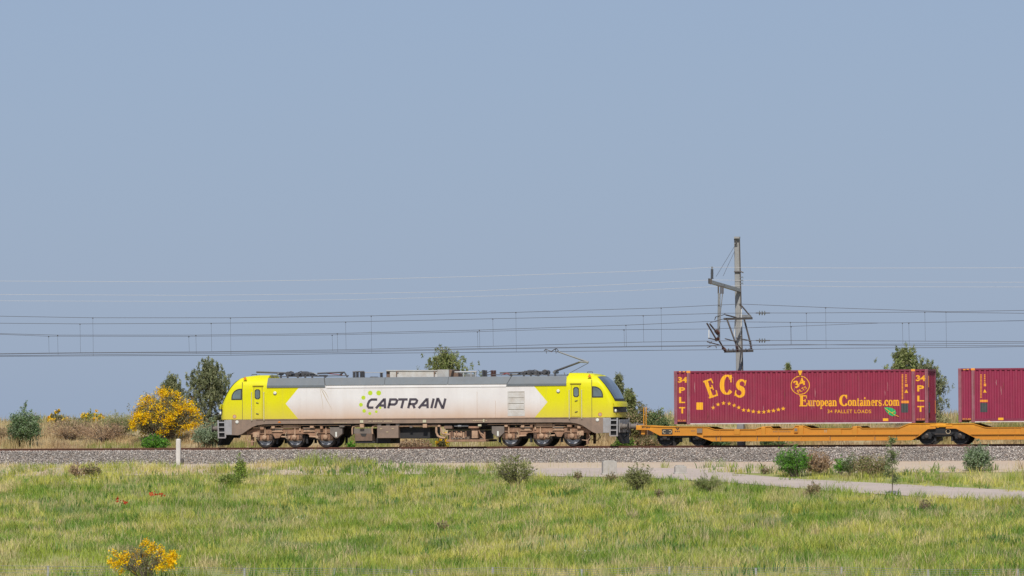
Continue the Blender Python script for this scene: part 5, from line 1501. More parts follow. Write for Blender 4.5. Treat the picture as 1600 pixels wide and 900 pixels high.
def string_insulator(px, py, Y, label):
    t = thing('string_insulator', tuple(P(px, py, Y)), label, 'insulator', 'disc insulators in the wires')
    MB().tube([P(px - 10, py, Y), P(px + 12, py, Y)], .035, 6).build('fitting', 'wire_dark', t)
    for k_ in range(3):
        a = P(px - 4 + k_ * 4, py, Y)
        MB().lathe([(-.03, .03), (-.02, .125), (.0, .13), (.035, .04)], (a.x, Y, a.z), 'x', 14).build('disc', 'insulator_glass', t, smooth=True)
string_insulator(1191, 489, -.35, 'upper of the two three-disc glass insulators right of the mast')
string_insulator(1191, 532, -.35, 'lower of the two three-disc glass insulators right of the mast')
for pts, lb, r in (([(-20, 439), (300, 440.5), (540, 437), (780, 431), (1000, 423.5), (1113, 417.6), (1330, 418.8), (1600, 418.4)], 'top pale feeder wire, tied to the post insulator', .0075),
                   ([(-20, 460), (300, 461.5), (540, 459), (720, 455.4), (900, 447.6), (1113, 437.4), (1160, 438), (1330, 440.4), (1600, 441)], 'middle pale feeder wire of three', .007),
                   ([(-20, 470), (300, 471), (560, 468), (800, 461.6), (1000, 453.4), (1113, 448), (1165, 445.8), (1330, 448), (1600, 448.4)], 'lowest pale feeder wire of three', .007)):
    wire('feeder_wire', pts, 1.2 if 'top' in lb else MF, r, 'wire_pale', lb, group='pale feeder wires over the mast')

# ================================================================== posts and blocks beside the track
def stand(name, px, pybase, w, d, h, label, cat, mat='concrete', chamfer=.02):
    g = ground(px, pybase)
    o = thing(name, (g.x, g.y, g.z - .05), label, cat)
    return o, g
g = P(279, 722, -4.3); g.z = float(terrain(g.x, -4.3))
kp = thing('marker_post', (g.x, g.y, g.z), 'white square concrete marker post standing at the ballast foot', 'post')
zt_ = P(279, 685.6, -4.3).z
MB().box((g.x - .115, g.y - .1, g.z - .1), (g.x + .115, g.y + .1, zt_ - .06)).build('shaft', 'post_white', kp, bevel=.015)
MB().add([(g.x - .115, g.y - .1, zt_ - .062), (g.x + .115, g.y - .1, zt_ - .062), (g.x + .115, g.y + .1, zt_ - .062), (g.x - .115, g.y + .1, zt_ - .062), (g.x - .06, g.y - .05, zt_), (g.x + .06, g.y - .05, zt_), (g.x + .06, g.y + .05, zt_), (g.x - .06, g.y + .05, zt_)],
         [(3, 2, 1, 0), (4, 5, 6, 7), (0, 1, 5, 4), (1, 2, 6, 5), (2, 3, 7, 6), (3, 0, 4, 7)]).build('cap', 'post_white', kp)
MB().box((g.x + .12, g.y - .02, g.z - .05), (g.x + .26, g.y + .18, g.z + .34)).build('dark_box', 'steel_dark', kp, bevel=.03)  # small dark box at the right of the post's base
def block(px, pyb, w, h, d, lean, label, lid):
    g = ground(px, pyb)
    t = thing('concrete_block', (g.x, g.y, g.z), label, 'concrete block', 'concrete blocks beside the path')
    c, s_ = math.cos(.35), math.sin(.35)
    def R_(x, y, z): return (g.x + x * c - y * s_ + lean * z, g.y + x * s_ + y * c, g.z + z)
    def bx(x0, x1, y0, y1, z0, z1): return MB().add([R_(*p) for p in ((x0, y0, z0), (x1, y0, z0), (x1, y1, z0), (x0, y1, z0), (x0, y0, z1), (x1, y0, z1), (x1, y1, z1), (x0, y1, z1))],
                                                    [(0, 3, 2, 1), (4, 5, 6, 7), (0, 1, 5, 4), (1, 2, 6, 5), (2, 3, 7, 6), (3, 0, 4, 7)])
    bx(-w / 2, w / 2, -d / 2, d / 2, -.15, h).build('body', 'concrete', t, bevel=.03)
    if lid: bx(-w / 2 + .06, w / 2 - .1, -d / 2 + .05, d / 2 - .05, h, h + .05).build('rim', 'concrete', t, bevel=.01)
    bx(-w / 2 - .05, w / 2 + .05, -d / 2 - .05, d / 2 + .05, -.15, .09).build('foot', 'concrete', t, bevel=.02)
block(952, 742, .72, .70, .6, 0, 'taller pale concrete block at the edge of the dirt path', True)
block(1063, 741, .58, .42, .5, 0, 'lower pale concrete block beside the bend of the road', True)

# wire fence along the bottom edge
FX = [75, 232, 382, 523, 643, 770, 909, 1046, 1181, 1315]
FT = [884, 886, 887.5, 887.5, 891, 891, 892.5, 892.5, 892, 896.5]
FYY = -116.0
fence = thing('wire_fence', tuple(P(700, 905, FYY)), 'wire fence on thin grey metal posts along the bottom edge', 'fence')
fpts = []
for px, py in zip([-80] + FX + [1450, 1590, 1720], [882] + FT + [899, 902, 905]):
    a = P(px, py, FYY); gz = float(terrain(a.x, FYY))
    fpts.append((a, gz))
    MB().tube([(a.x, FYY, gz - .2), (a.x, FYY, max(a.z, gz + .3))], .040, 8).build('post', 'light_grey', fence)
for fr in (.96, .72, .48, .24):
    MB().tube([(a.x, FYY - .035, gz + (max(a.z, gz + .3) - gz) * fr) for a, gz in fpts], .006, 4).build('strand', 'galvanised', fence)
# ================================================================== plants
def inside(px_, py_, poly):
    x = np.asarray(px_); y = np.asarray(py_); r = np.zeros(x.shape, bool)
    j = len(poly) - 1
    for i in range(len(poly)):
        xi, yi = poly[i]; xj, yj = poly[j]
        c = ((yi > y) != (yj > y)) & (x < (xj - xi) * (y - yi) / (yj - yi + 1e-12) + xi)
        r ^= c; j = i
    return r

def blades(name, x, y, h, cols, per, spread, width, label, cat, bend=.35):
    """tufts at (x, y): per curved blades each"""
    n = len(x) * per
    X0 = np.repeat(x, per) + rng.normal(0, spread, n); Y0 = np.repeat(y, per) + rng.normal(0, spread, n)
    H = np.repeat(h, per) * rng.uniform(.45, 1.15, n)
    Z0 = terrain(X0, Y0) - .03
    a = rng.uniform(0, 2 * PI, n); ln = rng.uniform(.05, bend, n) * H
    dx, dy = np.cos(a) * ln, np.sin(a) * ln
    b = a + PI / 2 + rng.normal(0, .6, n); w = width * rng.uniform(.6, 1.4, n)
    wx, wy = np.cos(b) * w, np.sin(b) * w
    base = np.stack([X0, Y0, Z0], 1); side = np.stack([wx, wy, 0 * wx], 1)
    mid = base + np.stack([dx * .35, dy * .35, H * .62], 1); tip = base + np.stack([dx, dy, H], 1)
    v = np.stack([base - side, base + side, mid + side * .8, mid - side * .8, tip], 1)
    i = np.arange(n) * 5
    q = np.stack([i, i + 1, i + 2, i + 3], 1); t = np.stack([i + 3, i + 2, i + 4], 1)
    c = np.repeat(cols, per, 0) * rng.uniform(.88, 1.12, (n, 1))
    o = arrays_mesh(name, v, q, t, np.repeat(np.clip(c, 0, 1), 5, 0), 'grass_blade')
    return tag(o, label, cat, kind='stuff')

G_GREEN = np.array((.325, .385, .060)); G_LUSH = np.array((.165, .270, .036)); G_YEL = np.array((.52, .49, .105)); G_TAN = np.array((.66, .52, .28)); G_BLUE = np.array((.215, .285, .11))
def meadow_cols(x, y, dry):
    f1 = fbm(x * .22 + 40, y * .07 + 2); f2 = fbm(x * .5 + 11, y * .16 + 7); f3 = fbm(x * .9, y * .3 + 30)
    n = len(x)
    r = rng.normal(0, .035, (4, n))
    c = np.tile(G_GREEN, (n, 1))
    def mixin(c, col, f): return c + (col - c) * np.clip(f, 0, 1)[:, None]
    c = mixin(c, G_YEL, (f1 + r[0] - .44) * 5)
    c = mixin(c, G_LUSH, (f2 + r[1] - .515) * 9)
    c = mixin(c, G_TAN, np.minimum((f3 + r[2] + dry - .585) * 6, .8))
    c = mixin(c, G_BLUE, (fbm(x * .4 + 70, y * .13 + 50) + r[3] - .66) * 8)
    c = c * (.80 + .42 * fbm(x * .6 + 90, y * .22 + 31))[:, None]  # broad tone mottling; its dark patches also paint in shadowed hollows
    stray = rng.random(n) < .045
    c[stray] = G_TAN * rng.uniform(.7, 1.1, (stray.sum(), 1))
    return c

def cover_pts(n, y0, y1, m=60):
    y = rng.uniform(y0, y1, n)
    xl = np.array([X(-m, q) for q in np.linspace(y0, y1, 20)]); xr = np.array([X(1600 + m, q) for q in np.linspace(y0, y1, 20)])
    l = np.interp(y, np.linspace(y0, y1, 20), xl); r = np.interp(y, np.linspace(y0, y1, 20), xr)
    return l + (r - l) * rng.random(n), y

def px_of(x, y):
    d0 = np.stack([x - CAM.x, y - CAM.y, np.zeros_like(x)], -1)
    return 800 + FPX * (d0 @ np.array(RIGHT)) / (d0 @ np.array(FWD))

x, y = cover_pts(52000, -121, -4.6, 300)
ppx = px_of(x, y)
edge = np.interp(ppx, [-200, 120, 250, 300, 340, 410, 450, 500, 560, 600, 760, 830, 1190, 1300, 2000], [-5.2, -5.6, -6.6, -8.2, -8.6, -7.6, -5.6, -5.0, -5.6, -8.4, -9.2, -13.6, -13.2, -12.6, -12.6]) + rng.normal(0, .35, len(x))
keep = (y < edge) & ~inside(x, y, ROAD)
fray = inside(x, y, ROAD) & ~(inside(x, y + 1.3, ROAD) & inside(x, y - 1.3, ROAD)) & (fbm(x * .9, y * .9 + 40) > .50)
keep |= fray & (y < edge)
x, y, ppx = x[keep], y[keep], ppx[keep]
island = (ppx > 1150) & (y > np.interp(ppx, [1150, 1600], [-12, -19]))
dry = np.where(island, .16, 0) + sstep(-16, -9, y) * .06 + np.where(ppx < 330, .03, 0)
h = .20 + .38 * fbm(x * .35 + 5, y * .12 + 8) + rng.normal(0, .04, len(x))
tus = vnoise(x * 1.1 + 7, y * .55 + 3)
h = np.clip(h, .14, .7) * np.where(island, .62, 1.0) * (.62 + .85 * sstep(.25, .85, tus))
h += .60 * np.exp(-((ppx - 512) / 50) ** 2) * sstep(-11, -7, y) + .35 * np.exp(-((ppx - 1105) / 26) ** 2) * np.exp(-((y + 13.5) / 2.5) ** 2)
near_road = inside(x, y + 1.2, ROAD) | inside(x, y - 1.2, ROAD)
h[near_road] *= .45
cc = meadow_cols(x, y, dry) * (.84 + .34 * vnoise(x * 1.1 + 7, y * .55 + 3))[:, None]
lush = np.exp(-((ppx - 515) / 50) ** 2) * sstep(-12, -8, y)
cc += (G_LUSH * 1.3 - cc) * (lush * .6)[:, None]
h[y < -113.5] *= .45
blades('meadow_grass', x, y, h * .86, cc, 8, .24, .0115, 'tall yellow-green meadow grass covering the near slope', 'grass', 1.15)
# tussocks: thicker clumps that break up the sward
x, y = cover_pts(2600, -119, -9.6, 150)
keep = ~inside(x, y, ROAD) & (fbm(x * .35 + 15, y * .12 + 4) > .44)
x, y = x[keep], y[keep]
kind = rng.random(len(x))[:, None]
cc = np.where(kind < .42, G_LUSH * 1.05, np.where(kind < .68, G_GREEN * .85, np.where(kind < .86, G_YEL, np.array((.50, .40, .24))))) * rng.uniform(.85, 1.15, (len(x), 1))
blades('grass_tussocks', x, y, rng.uniform(.30, .62, len(x)), cc * 1.15, 34, .17, .010, 'denser grass tussocks scattered through the meadow', 'grass', 1.0)
# seed heads and straw stalks standing above the rest
x, y = cover_pts(9000, -120, -9.2, 150)
keep = ~inside(x, y, ROAD) & (fbm(x * .3 + 20, y * .1) > .50)
x, y = x[keep], y[keep]
blades('dry_stalks', x, y, np.full(len(x), .62) * rng.uniform(.7, 1.2, len(x)), pick([(.62, .52, .30), (.56, .48, .25), (.50, .48, .22)], len(x)), 4, .2, .006, 'pale dry stalks standing in the meadow grass', 'grass', .5)
# low broad leaves
x, y = cover_pts(3800, -118, -10, 120)
keep = ~inside(x, y, ROAD) & (fbm(x * .45 + 61, y * .15 + 9) > .56)
x, y = x[keep], y[keep]
for px, py, nn, sp in ((1440, 800, 26, .7), (1530, 838, 60, 1.1), (1585, 812, 60, 1.1), (1560, 850, 40, .9), (1310, 815, 26, .6), (1045, 858, 30, .6), (1150, 872, 40, .8), (560, 735, 50, 1.2), (480, 800, 40, 1.0), (130, 790, 60, 1.6), (640, 785, 50, 1.3), (880, 775, 40, 1.0)):
    g = ground(px, py); x = np.concatenate([x, rng.normal(g.x, sp, nn)]); y = np.concatenate([y, rng.normal(g.y, sp * 1.8, nn)])
blades('meadow_weeds', x, y, np.full(len(x), .40), pick([(.12, .225, .040), (.16, .27, .06), (.10, .19, .045)], len(x)), 7, .14, .024, 'dark green broad-leaved weeds among the grass', 'weeds', .8)
# grass and scrub behind the track
x, y = cover_pts(15000, 4.3, 46, 150)
x2, y2 = cover_pts(9000, 4.3, 12, 150)
x, y = np.concatenate([x, x2]), np.concatenate([y, y2])
ppx = px_of(x, y)
bare = fbm(x * .55 + 33, y * .5) > .60
keep = ~(bare & (y < 12) & (rng.random(len(x)) < .85))
x, y, ppx = x[keep], y[keep], ppx[keep]
f = fbm(x * .5 + 3, y * .4)
h = np.clip(.20 + 1.5 * (f - .28), .16, 1.15) * np.where(y < 6.5, .45, 1)
cc = np.tile(np.array((.62, .47, .26)), (len(x), 1))
gm = np.clip((fbm(x * .35 + 80, y * .3 + 6) - .46) * 6, 0, 1)[:, None]
cc = cc + (np.array((.33, .34, .10)) - cc) * gm
cc = cc + (np.array((.44, .31, .19)) - cc) * np.clip((fbm(x * .8, y * .8 + 20) - .55) * 5, 0, 1)[:, None]
blades('bank_grass', x, y, h, cc, 6, .18, .015, 'straw-coloured and olive grass on the bank behind the track', 'grass', .5)

# ---------------------------------------------------------------- shrubs
def spot(px, Y=None, pyb=None):
    if Y is None: g = ground(px, pyb); return Vector((g.x, g.y, g.z))
    x = X(px, Y); return Vector((x, Y, float(terrain(x, Y))))

def sc(px, Y): return X(px + .5, Y) - X(px - .5, Y)

def shrub(name, label, cat, px, top, wpx, pal, n, leaf, Y=None, pyb=None, stems=34, lo=.35, aspect=.5, jit=.045, low=-.05, flower=None, twig='twig_grey', up=None, group=None, pointed=0, leafname='foliage', flat=.0, fill=.9, gain=1.7, lump=.34, fsp=.026, fdiv=22):
    b0 = spot(px, Y, pyb); h = P(px, top, b0.y).z - b0.z; r = wpx * sc(px, b0.y) / 2
    t = thing(name, (b0.x, b0.y, b0.z - .05), label, cat, group)
    base = np.array(b0)
    d = unit(np.stack([rng.normal(size=stems), rng.normal(size=stems), rng.uniform(low, 1.0, stems)], 1))
    d[:, 2] = np.clip(d[:, 2], low, 1)
    k = rng.uniform(.72, 1.06, stems) * (1 - .18 * rng.random(stems))
    c0 = np.array((0, 0, h * (.38 - flat)))
    end = c0 + d * np.array((r, r * .85, h * (.62 + flat))) * k[:, None]
    if pointed:
        tz = np.clip(end[:, 2] / h, 0, 1); end[:, :2] *= (1 - pointed * tz ** 1.4)[:, None]
    end[0] = (rng.normal(0, .05), 0, h)
    end[:, 2] = np.maximum(end[:, 2], .06)
    st = rng.normal(0, .06 * r, (stems, 3)); st[:, 2] = 0
    ct = st + np.stack([end[:, 0] * .35, end[:, 1] * .35, end[:, 2] * .62], 1)
    def bez(i, tt): tt = tt[:, None]; return st[i] * (1 - tt) ** 2 + 2 * tt * (1 - tt) * ct[i] + tt ** 2 * end[i]
    m = MB()
    for i in range(stems):
        pts = bez(np.full(5, i), np.linspace(0, 1, 5)) + base
        m.tube([tuple(q) for q in pts], max(.012, .012 * h), 4, .004)
    tag(m.build('stems', twig, t), kind='stuff')
    # leaves gather on side shoots off the stems
    ns = stems * 5
    si = rng.integers(0, stems, ns); stt = rng.uniform(lo, 1, ns)
    sp = bez(si, stt); so = np.clip(rng.normal(0, jit * 1.9 * h, (ns, 3)), -jit * 3 * h, jit * 3 * h); so[:, 2] = np.abs(so[:, 2]) * .8
    li = rng.integers(0, ns, n); lt = rng.random(n) ** .6
    c = sp[li] + so[li] * lt[:, None] + rng.normal(0, jit * .35 * h, (n, 3))
    c[:, 2] = np.maximum(c[:, 2], .03)
    sh = rng.uniform(.75, 1.25, ns)[li][:, None]
    lob = unit(rng.normal(size=(11, 3)) + np.array((0, 0, .35)))
    def shell(m_, k0, k1):
        d_ = unit(np.stack([rng.normal(size=m_), rng.normal(size=m_), rng.uniform(min(low, -.3) - .25, 1.0, m_)], 1))
        kk = .98 - lump + lump * np.max(np.clip(d_ @ lob.T, 0, 1) ** 5, 1)
        q = c0 + d_ * np.array((r, r * .85, h * (.62 + flat))) * (kk * rng.uniform(k0, k1, m_))[:, None]
        if pointed: q[:, :2] *= (1 - pointed * np.clip(q[:, 2] / h, 0, 1) ** 1.4)[:, None]
        return q
    nf = int(n * fill)
    fc = shell(max(nf // 14, 1), .55, 1.0)
    fj = rng.integers(0, len(fc), nf)
    fl = fc[fj] + rng.normal(0, .03 * h + .01, (nf, 3))
    fl[:, 2] = np.maximum(fl[:, 2], .03)
    shf = rng.uniform(.75, 1.25, len(fc))[fj][:, None]
    cols_ = np.concatenate([pick(pal, n) * sh, pick(pal, nf) * shf]) * gain
    leaves(leafname, np.concatenate([c, fl]) + base, leaf, np.clip(cols_, 0, 1), 'leaf', t, aspect, up)
    if flower:
        fp, fn, fs = flower
        nc = max(8, fn // fdiv)
        cc_ = shell(nc, .84, 1.04)
        cc_ = cc_[cc_[:, 2] > h * rng.uniform(.12, .42, len(cc_))]
        ci = rng.integers(0, len(cc_), fn)
        c2 = cc_[ci] + rng.normal(0, fsp * h + .015, (fn, 3))
        leaves('flowers', c2 + base, fs, pick(fp, fn, .2), 'petal', t, .8)
    return t

OLIVE = [(.115, .125, .045), (.155, .155, .06), (.085, .095, .035), (.17, .16, .08)]
SILVER = [(.145, .185, .105), (.19, .225, .14), (.11, .15, .08), (.22, .25, .17)]
DKGREEN = [(.075, .125, .045), (.11, .165, .065), (.055, .095, .035), (.14, .185, .095)]
BRIGHT = [(.085, .215, .018), (.12, .27, .025), (.06, .155, .015)]
BROWN = [(.30, .205, .125), (.24, .155, .095), (.36, .26, .165), (.19, .13, .08)]
BROOM = [(.125, .135, .05), (.10, .10, .05), (.18, .15, .08)]
GOLD = [(.90, .58, .003), (.95, .66, .006), (.84, .48, .003)]
shrub('shrub', 'rounded dark green shrub at the far left beside the rails', 'shrub', 40, 629, 60, DKGREEN + SILVER[:2], 7000, .045, Y=8, stems=60, low=-.25)
shrub('broom_bush', 'big yellow-flowering broom bush left of the locomotive', 'bush', 255, 604, 120, BROOM, 6500, .04, Y=9.5, stems=110, flower=(GOLD, 10500, .038), lo=.5, low=-.3, flat=-.02, lump=.34, fsp=.034, fdiv=62)
shrub('broom_bush', 'small yellow broom on the skyline, nearest the far left shrub', 'bush', 90, 641, 40, BROOM, 1600, .05, Y=26, flower=(GOLD, 900, .05), group='small brooms on the skyline')
shrub('broom_bush', 'small yellow broom on the skyline, nearer the big broom', 'bush', 142, 639, 42, [(.22, .24, .06), (.18, .2, .05)], 1800, .05, Y=26, flower=(GOLD, 900, .05), group='small brooms on the skyline')
shrub('shrub', 'low bright green bush under the big yellow broom', 'shrub', 243, 676, 58, BRIGHT + DKGREEN[:1], 3400, .04, Y=5.4, stems=50, low=-.1)
shrub('shrub', 'pale grey-green bush beside the steps of the left cab', 'shrub', 330, 652, 60, SILVER, 5000, .045, Y=6.6, stems=50, low=-.2)
shrub('shrub', 'olive bush seen between locomotive and first container, left one', 'shrub', 1000, 628, 62, OLIVE + BROWN[:1], 4200, .05, Y=9, stems=44, low=-.2)
shrub('shrub', 'dark green bush just left of the first container', 'shrub', 1030, 634, 42, DKGREEN + OLIVE[:2], 3000, .05, Y=8, stems=36, low=-.2)
shrub('shrub', 'pale olive bush in the gap between the two containers', 'shrub', 1464, 637, 52, [(.27, .25, .12), (.20, .20, .08), (.32, .30, .17)], 4200, .045, Y=7.5, stems=44, low=-.2)
shrub('broom_bush', 'small yellow broom seen under the middle of the locomotive', 'bush', 691, 674, 24, BROOM, 700, .04, Y=5.2, stems=16, flower=(GOLD, 420, .034))
shrub('shrub', 'small green plant seen under the battery box', 'shrub', 549, 686, 16, BRIGHT, 700, .035, Y=5, stems=14)
shrub('shrub', 'green low bush seen under the coupling between locomotive and wagon', 'shrub', 975, 681, 46, BRIGHT + OLIVE, 2200, .04, Y=5.2, stems=30)
shrub('shrub', 'brown and green bush below the wagon end', 'shrub', 1012, 676, 52, BROWN + OLIVE, 2600, .04, Y=5.4, stems=30)
shrub('shrub', 'dark green growth seen under the wagon left of the mast foot', 'shrub', 1118, 681, 50, DKGREEN, 1800, .04, Y=6.0, stems=24)
shrub('shrub', 'dark green growth seen under the wagon right of the mast foot', 'shrub', 1205, 683, 56, DKGREEN, 1800, .04, Y=6.0, stems=24)
shrub('shrub', 'straw-coloured dry bush under the dark tank of the locomotive', 'shrub', 648, 682, 66, BROWN + [(.34, .29, .19)], 2600, .04, Y=5.4, stems=44)
shrub('dry_bush', 'tan dry bush on the bank right of the far left shrub', 'bush', 108, 650, 84, BROWN + [(.40, .32, .19)], 3600, .045, Y=11, stems=60, low=-.2, aspect=.2, up=np.array((0, 0, 1.)), group='dry bushes on the bank')
shrub('dry_bush', 'reddish dry bush in the middle of the left bank', 'bush', 160, 649, 90, BROWN, 3600, .045, Y=10, stems=60, low=-.2, aspect=.2, up=np.array((0, 0, 1.)), group='dry bushes on the bank')
shrub('dry_bush', 'olive feathery bush touching the left side of the big broom', 'bush', 190, 646, 50, OLIVE + [(.24, .23, .09)], 3000, .05, Y=12, stems=44, low=-.2, aspect=.2, up=np.array((0, 0, 1.)), group='dry bushes on the bank')
shrub('dry_bush', 'tan dry bush cut off by the left edge of the picture', 'bush', 4, 664, 50, BROWN + OLIVE[:2], 2600, .045, Y=10, stems=44, low=-.2, aspect=.2, up=np.array((0, 0, 1.)), group='dry bushes on the bank')
shrub('dry_bush', 'straw-coloured bush at the left foot of the first container', 'bush', 1046, 642, 30, [(.34, .33, .15), (.27, .27, .11)], 2200, .05, Y=12, stems=40, low=-.2, aspect=.15, up=np.array((0, 0, 1.4)), group='dry bushes on the bank')
shrub('dry_bush', 'olive and tan bush on the bank between the two small brooms', 'bush', 118, 647, 60, OLIVE + BROWN[2:3], 2600, .045, Y=14, stems=44, low=-.2, aspect=.2, up=np.array((0, 0, 1.)), group='dry bushes on the bank')
shrub('dry_bush', 'pale green feathery bush left of the big broom, behind the reddish dry bush', 'bush', 182, 641, 54, [(.22, .23, .10), (.28, .27, .13)], 2600, .05, Y=15, stems=44, low=-.2, aspect=.16, up=np.array((0, 0, 1.3)), group='dry bushes on the bank')
# near side
shrub('shrub', 'open olive shrub with upright shoots at the path edge below the locomotive', 'shrub', 805, 703, 78, OLIVE + [(.17, .19, .05)], 4200, .032, pyb=764, gain=1.9, lump=.38, stems=52, lo=.25, jit=.03, up=np.array((0, 0, .6)), flat=-.03)
shrub('shrub', 'compact olive shrub between the two concrete blocks', 'shrub', 997, 721, 56, OLIVE + [(.18, .20, .06)], 3600, .032, pyb=766, gain=1.9, lump=.34, stems=46, lo=.25, jit=.035, up=np.array((0, 0, .4)))
shrub('small_conifer', 'slim upright yellow-green young conifer in the meadow edge', 'conifer', 376, 706, 25, [(.14, .195, .03), (.19, .24, .045), (.10, .145, .025)], 1900, .032, pyb=748, stems=30, lo=.05, pointed=.55, jit=.02, flat=.1)
shrub('shrub', 'low spreading green shrub at the foot of the young conifer', 'shrub', 360, 736, 50, [(.15, .195, .035), (.17, .21, .05), (.09, .12, .03)], 1800, .034, pyb=762, stems=34, jit=.05)
shrub('shrub', 'grey-brown twiggy bush at the upper left meadow edge', 'shrub', 145, 722, 30, OLIVE + BROWN[:2], 1500, .034, pyb=748, stems=34, lo=.3)
shrub('shrub', 'dry brown twiggy bush at the upper left meadow edge', 'shrub', 122, 721, 34, BROWN, 1100, .03, pyb=748, stems=34, lo=.3)
shrub('shrub', 'dense bush with bright green top in front of the ballast', 'shrub', 1240, 690, 62, BRIGHT + DKGREEN[:2], 5200, .036, pyb=745, stems=56, lo=.25, low=-.15, jit=.04)
shrub('shrub', 'dead brown bush touching the bright green one', 'shrub', 1277, 698, 60, BROWN, 4000, .034, pyb=743, stems=56, lo=.25, low=-.15, jit=.04)
shrub('shrub', 'small bright green bush right of the dead brown one', 'shrub', 1313, 711, 24, BRIGHT, 1000, .032, pyb=743, stems=20)
shrub('shrub', 'narrow olive bush with upright shoots beside the bright small one', 'shrub', 1329, 706, 34, DKGREEN + OLIVE, 1500, .032, pyb=744, stems=28, up=np.array((0, 0, .8)))
shrub('shrub', 'wide olive-brown bush left of the thin sapling', 'shrub', 1361, 704, 70, OLIVE + BROWN[:2] + [(.20, .22, .06)], 3600, .034, pyb=746, stems=50, low=-.1)
shrub('shrub', 'round silver-green bush in front of the ballast at the right', 'shrub', 1527, 686, 56, SILVER + DKGREEN[1:2], 6000, .036, pyb=737, stems=70, low=-.3, jit=.035, lo=.3)
shrub('shrub', 'brown weedy plant at the near edge of the road', 'weed', 1270, 752, 30, BROWN + OLIVE, 1000, .03, pyb=777, stems=26)
shrub('shrub', 'grassy dark tuft where the road leaves the path', 'weed', 1105, 740, 56, [(.13, .16, .045), (.19, .19, .075), (.10, .13, .04)], 2600, .05, pyb=768, stems=50, aspect=.12, up=np.array((0, 0, 1.6)))
for k_, (px, pyb, top, w_, lb) in enumerate(((903, 752, 733, 16, 'purple-brown weed left of the taller concrete block'), (955, 754, 736, 22, 'purple-brown weed in front of the taller concrete block'), (1195, 741, 727, 16, 'small dark weed at the start of the island of grass'), (1445, 800, 778, 24, 'brown weed near the road at the lower right'), (690, 830, 812, 22, 'rust-brown weed in the middle of the meadow'), (1030, 778, 762, 20, 'dark weed right of the compact olive shrub'))):
    shrub('weed', lb, 'weed', px, top, w_, [(.25, .16, .13), (.19, .15, .08), (.14, .15, .06)], 420, .03, pyb=pyb, stems=16, group='brown weeds in the grass')
shrub('broom_bush', 'yellow-flowering broom in the foreground behind the fence', 'bush', 226, 841, 132, BROOM, 1800, .03, pyb=908, stems=60, flower=(GOLD, 3400, .032), lo=.45, flat=-.05, lump=.30, fsp=.036, fdiv=50, fill=.6, pointed=.45)
# thin sapling
sp_ = spot(1394, pyb=773)
sap = thing('sapling', (sp_.x, sp_.y, sp_.z - .05), 'thin young tree with sparse leaves at the edge of the road', 'tree')
hh = P(1394, 685, sp_.y).z - sp_.z
MB().tube([(sp_.x, sp_.y, sp_.z - .05), (sp_.x + .04, sp_.y, sp_.z + hh * .4), (sp_.x - .02, sp_.y, sp_.z + hh * .75), (sp_.x + .03, sp_.y, sp_.z + hh)], .03, 6, .006).build('trunk', 'bark', sap)
nb = 30
bz = rng.uniform(.22, 1, nb) * hh; ba = rng.uniform(0, 2 * PI, nb); bl_ = rng.uniform(.2, .55, nb) * np.interp(bz / hh, [.2, .5, .8, 1], [.6, 1, .9, .3])
ends = np.stack([np.cos(ba) * bl_, np.sin(ba) * bl_, bz + .25 * bl_], 1)
m = MB()
for q, e_ in zip(bz, ends):
    m.tube([(sp_.x, sp_.y, sp_.z + q), tuple(np.array(sp_) + e_)], .009, 4, .003)
tag(m.build('branches', 'bark', sap), kind='stuff')
li = rng.integers(0, nb, 2600); lt = rng.uniform(.3, 1.1, 2600)[:, None]
cc = np.stack([0 * bz, 0 * bz, bz], 1)[li] * (1 - lt) + ends[li] * lt + rng.normal(0, .075, (2600, 3))
leaves('crown', cc + np.array(sp_), .034, pick([(.21, .26, .10), (.17, .215, .08), (.28, .32, .15)], 2600), 'leaf', sap, .55)

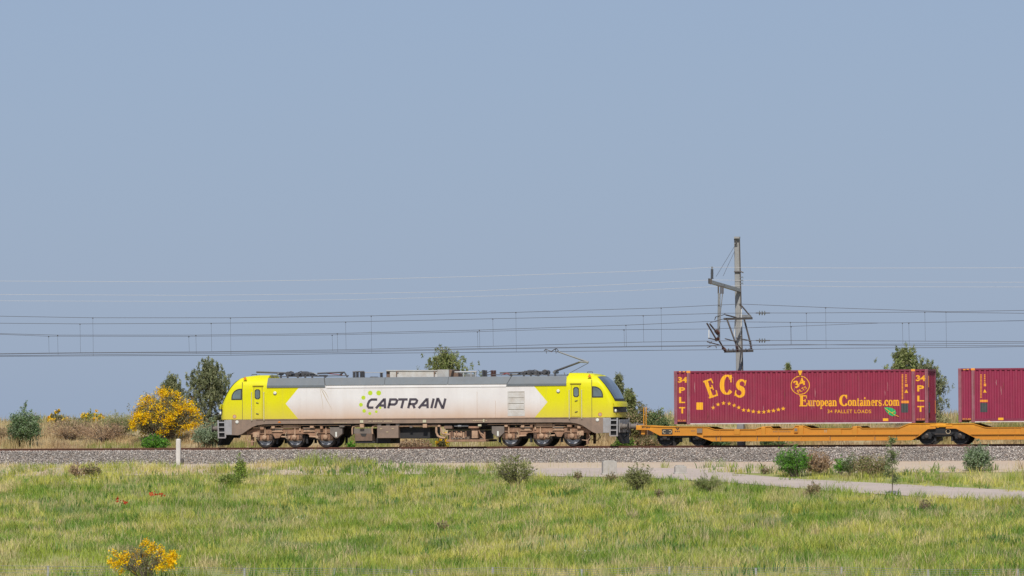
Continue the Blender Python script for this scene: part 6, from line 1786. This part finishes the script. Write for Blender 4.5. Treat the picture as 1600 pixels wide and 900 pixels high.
# ---------------------------------------------------------------- pines
def pine(px, Y, top, wpx, label, pal, n, base_frac=.03, spire=.75, nl=.10, seed=0, group='pine trees behind the track', lean=0):
    b0 = spot(px, Y); h = P(px, top, Y).z - b0.z; r = wpx * sc(px, Y) / 2 * 1.3
    t = thing('pine_tree', (b0.x, Y, b0.z - .1), label, 'tree', group)
    MB().tube([(b0.x, Y, b0.z - .1), (b0.x + .05, Y, b0.z + h * .4), (b0.x - .03 + lean * .5, Y, b0.z + h * .75), (b0.x + lean, Y, b0.z + h)], max(.035 * h ** .8, .04), 7, .012).build('trunk', 'bark', t)
    nb = int(60 + 14 * h); n = int(n * 1.5)
    zf = base_frac + (1 - base_frac) * rng.random(nb) ** .85
    az = rng.uniform(0, 2 * PI, nb)
    bl = r * np.interp(zf, [0, .15, .35, .7, 1], [.75, 1, .95, 1 - spire * .55, .10]) * rng.uniform(.5, 1.08, nb)
    root = np.stack([lean * zf, 0 * zf, zf * h * .93], 1)
    d = np.stack([np.cos(az), np.sin(az), rng.uniform(.12, .5, nb)], 1)
    tip = root + d * bl[:, None]; tip[:, 2] = np.minimum(tip[:, 2] + .08 * bl, h)
    tip[0] = (lean, 0, h)
    m = MB()
    for i in range(nb):
        md = root[i] * .5 + tip[i] * .5 - np.array((0, 0, .07 * bl[i]))
        m.tube([tuple(root[i] + np.array(b0)), tuple(md + np.array(b0)), tuple(tip[i] + np.array(b0))], .016, 4, .005)
    tag(m.build('branches', 'bark', t), kind='stuff')
    ncl = nb * 7
    bi = rng.integers(0, nb, ncl); tt = rng.uniform(.30, 1.0, ncl)[:, None]
    cl = root[bi] * (1 - tt) + tip[bi] * tt + rng.normal(0, .10 * r, (ncl, 3)); cl[:, 2] += .05
    ci = rng.integers(0, ncl, n)
    shoot = np.stack([rng.normal(0, .03, n), rng.normal(0, .03, n), rng.uniform(-.06, .14, n)], 1) * (nl / .08)
    sh = rng.uniform(.7, 1.25, ncl)[ci][:, None]
    leaves('crown', cl[ci] + shoot + np.array(b0), nl, np.clip(pick(pal, n) * sh * 2.1, 0, 1), 'leaf', t, .2, np.array((0, 0, .9)))
    return t
PINE = [(.095, .105, .05), (.125, .135, .065), (.075, .085, .042), (.155, .155, .085)]
PINEG = [(.105, .125, .04), (.14, .16, .05), (.08, .095, .032), (.17, .165, .08)]
pine(328, 16, 571, 92, 'grey-green pine just left of the locomotive', PINE, 9500, spire=.8)
pine(270, 18, 587, 44, 'small pine top rising behind the big yellow broom', PINE, 4500)
pine(698, 20, 550, 104, 'broad pine rising above the middle of the locomotive roof', PINEG, 8500, spire=.7)
pine(967, 13, 586, 34, 'slender pine spire behind the right cab', PINE, 4200, spire=.95)
pine(983, 12, 612, 40, 'short pointed pine right of the slender spire', PINEG, 3600, spire=.95)
pine(1232, 20, 568, 22, 'tip of a small pine above the round emblem on the container', PINEG, 2600, spire=.95)
pine(1416, 15, 547, 84, 'tall pine rising behind the right end of the lettered container', PINEG, 8500, spire=.5)
pine(1450, 14, 572, 58, 'leaning darker pine in the gap between the containers', PINE, 6000, spire=.3)

# ---------------------------------------------------------------- flowers in the meadow
def specks(name, label, spots, pal, size, n, hgt, spread):
    c = []
    for px, py, w_ in spots:
        for _ in range(n):
            q = ground(px + rng.normal(0, w_), py + 14 + rng.normal(0, 1.6)); c.append((q.x, q.y, q.z + hgt + rng.uniform(-.05, .08)))
    t = thing(name, c[0], label, 'flowers', kind='stuff')
    return leaves('petals', np.array(c), size, pick(pal, len(c)), 'petal', t, .9)
specks('poppies', 'scattered red poppies in the left meadow', [(184, 785, 2.5), (195, 788, 1.5), (237, 775, 3), (252, 776, 4)], [(.55, .05, .02), (.62, .08, .03)], .055, 14, .52, 1)
specks('daisies', 'scattered small white flowers in the left meadow', [(122, 750, 5), (145, 748, 6), (165, 746, 10), (52, 790, 8), (470, 812, 6), (915, 868, 8), (1340, 790, 30)], [(.62, .60, .50), (.68, .66, .58)], .022, 14, .50, 1)
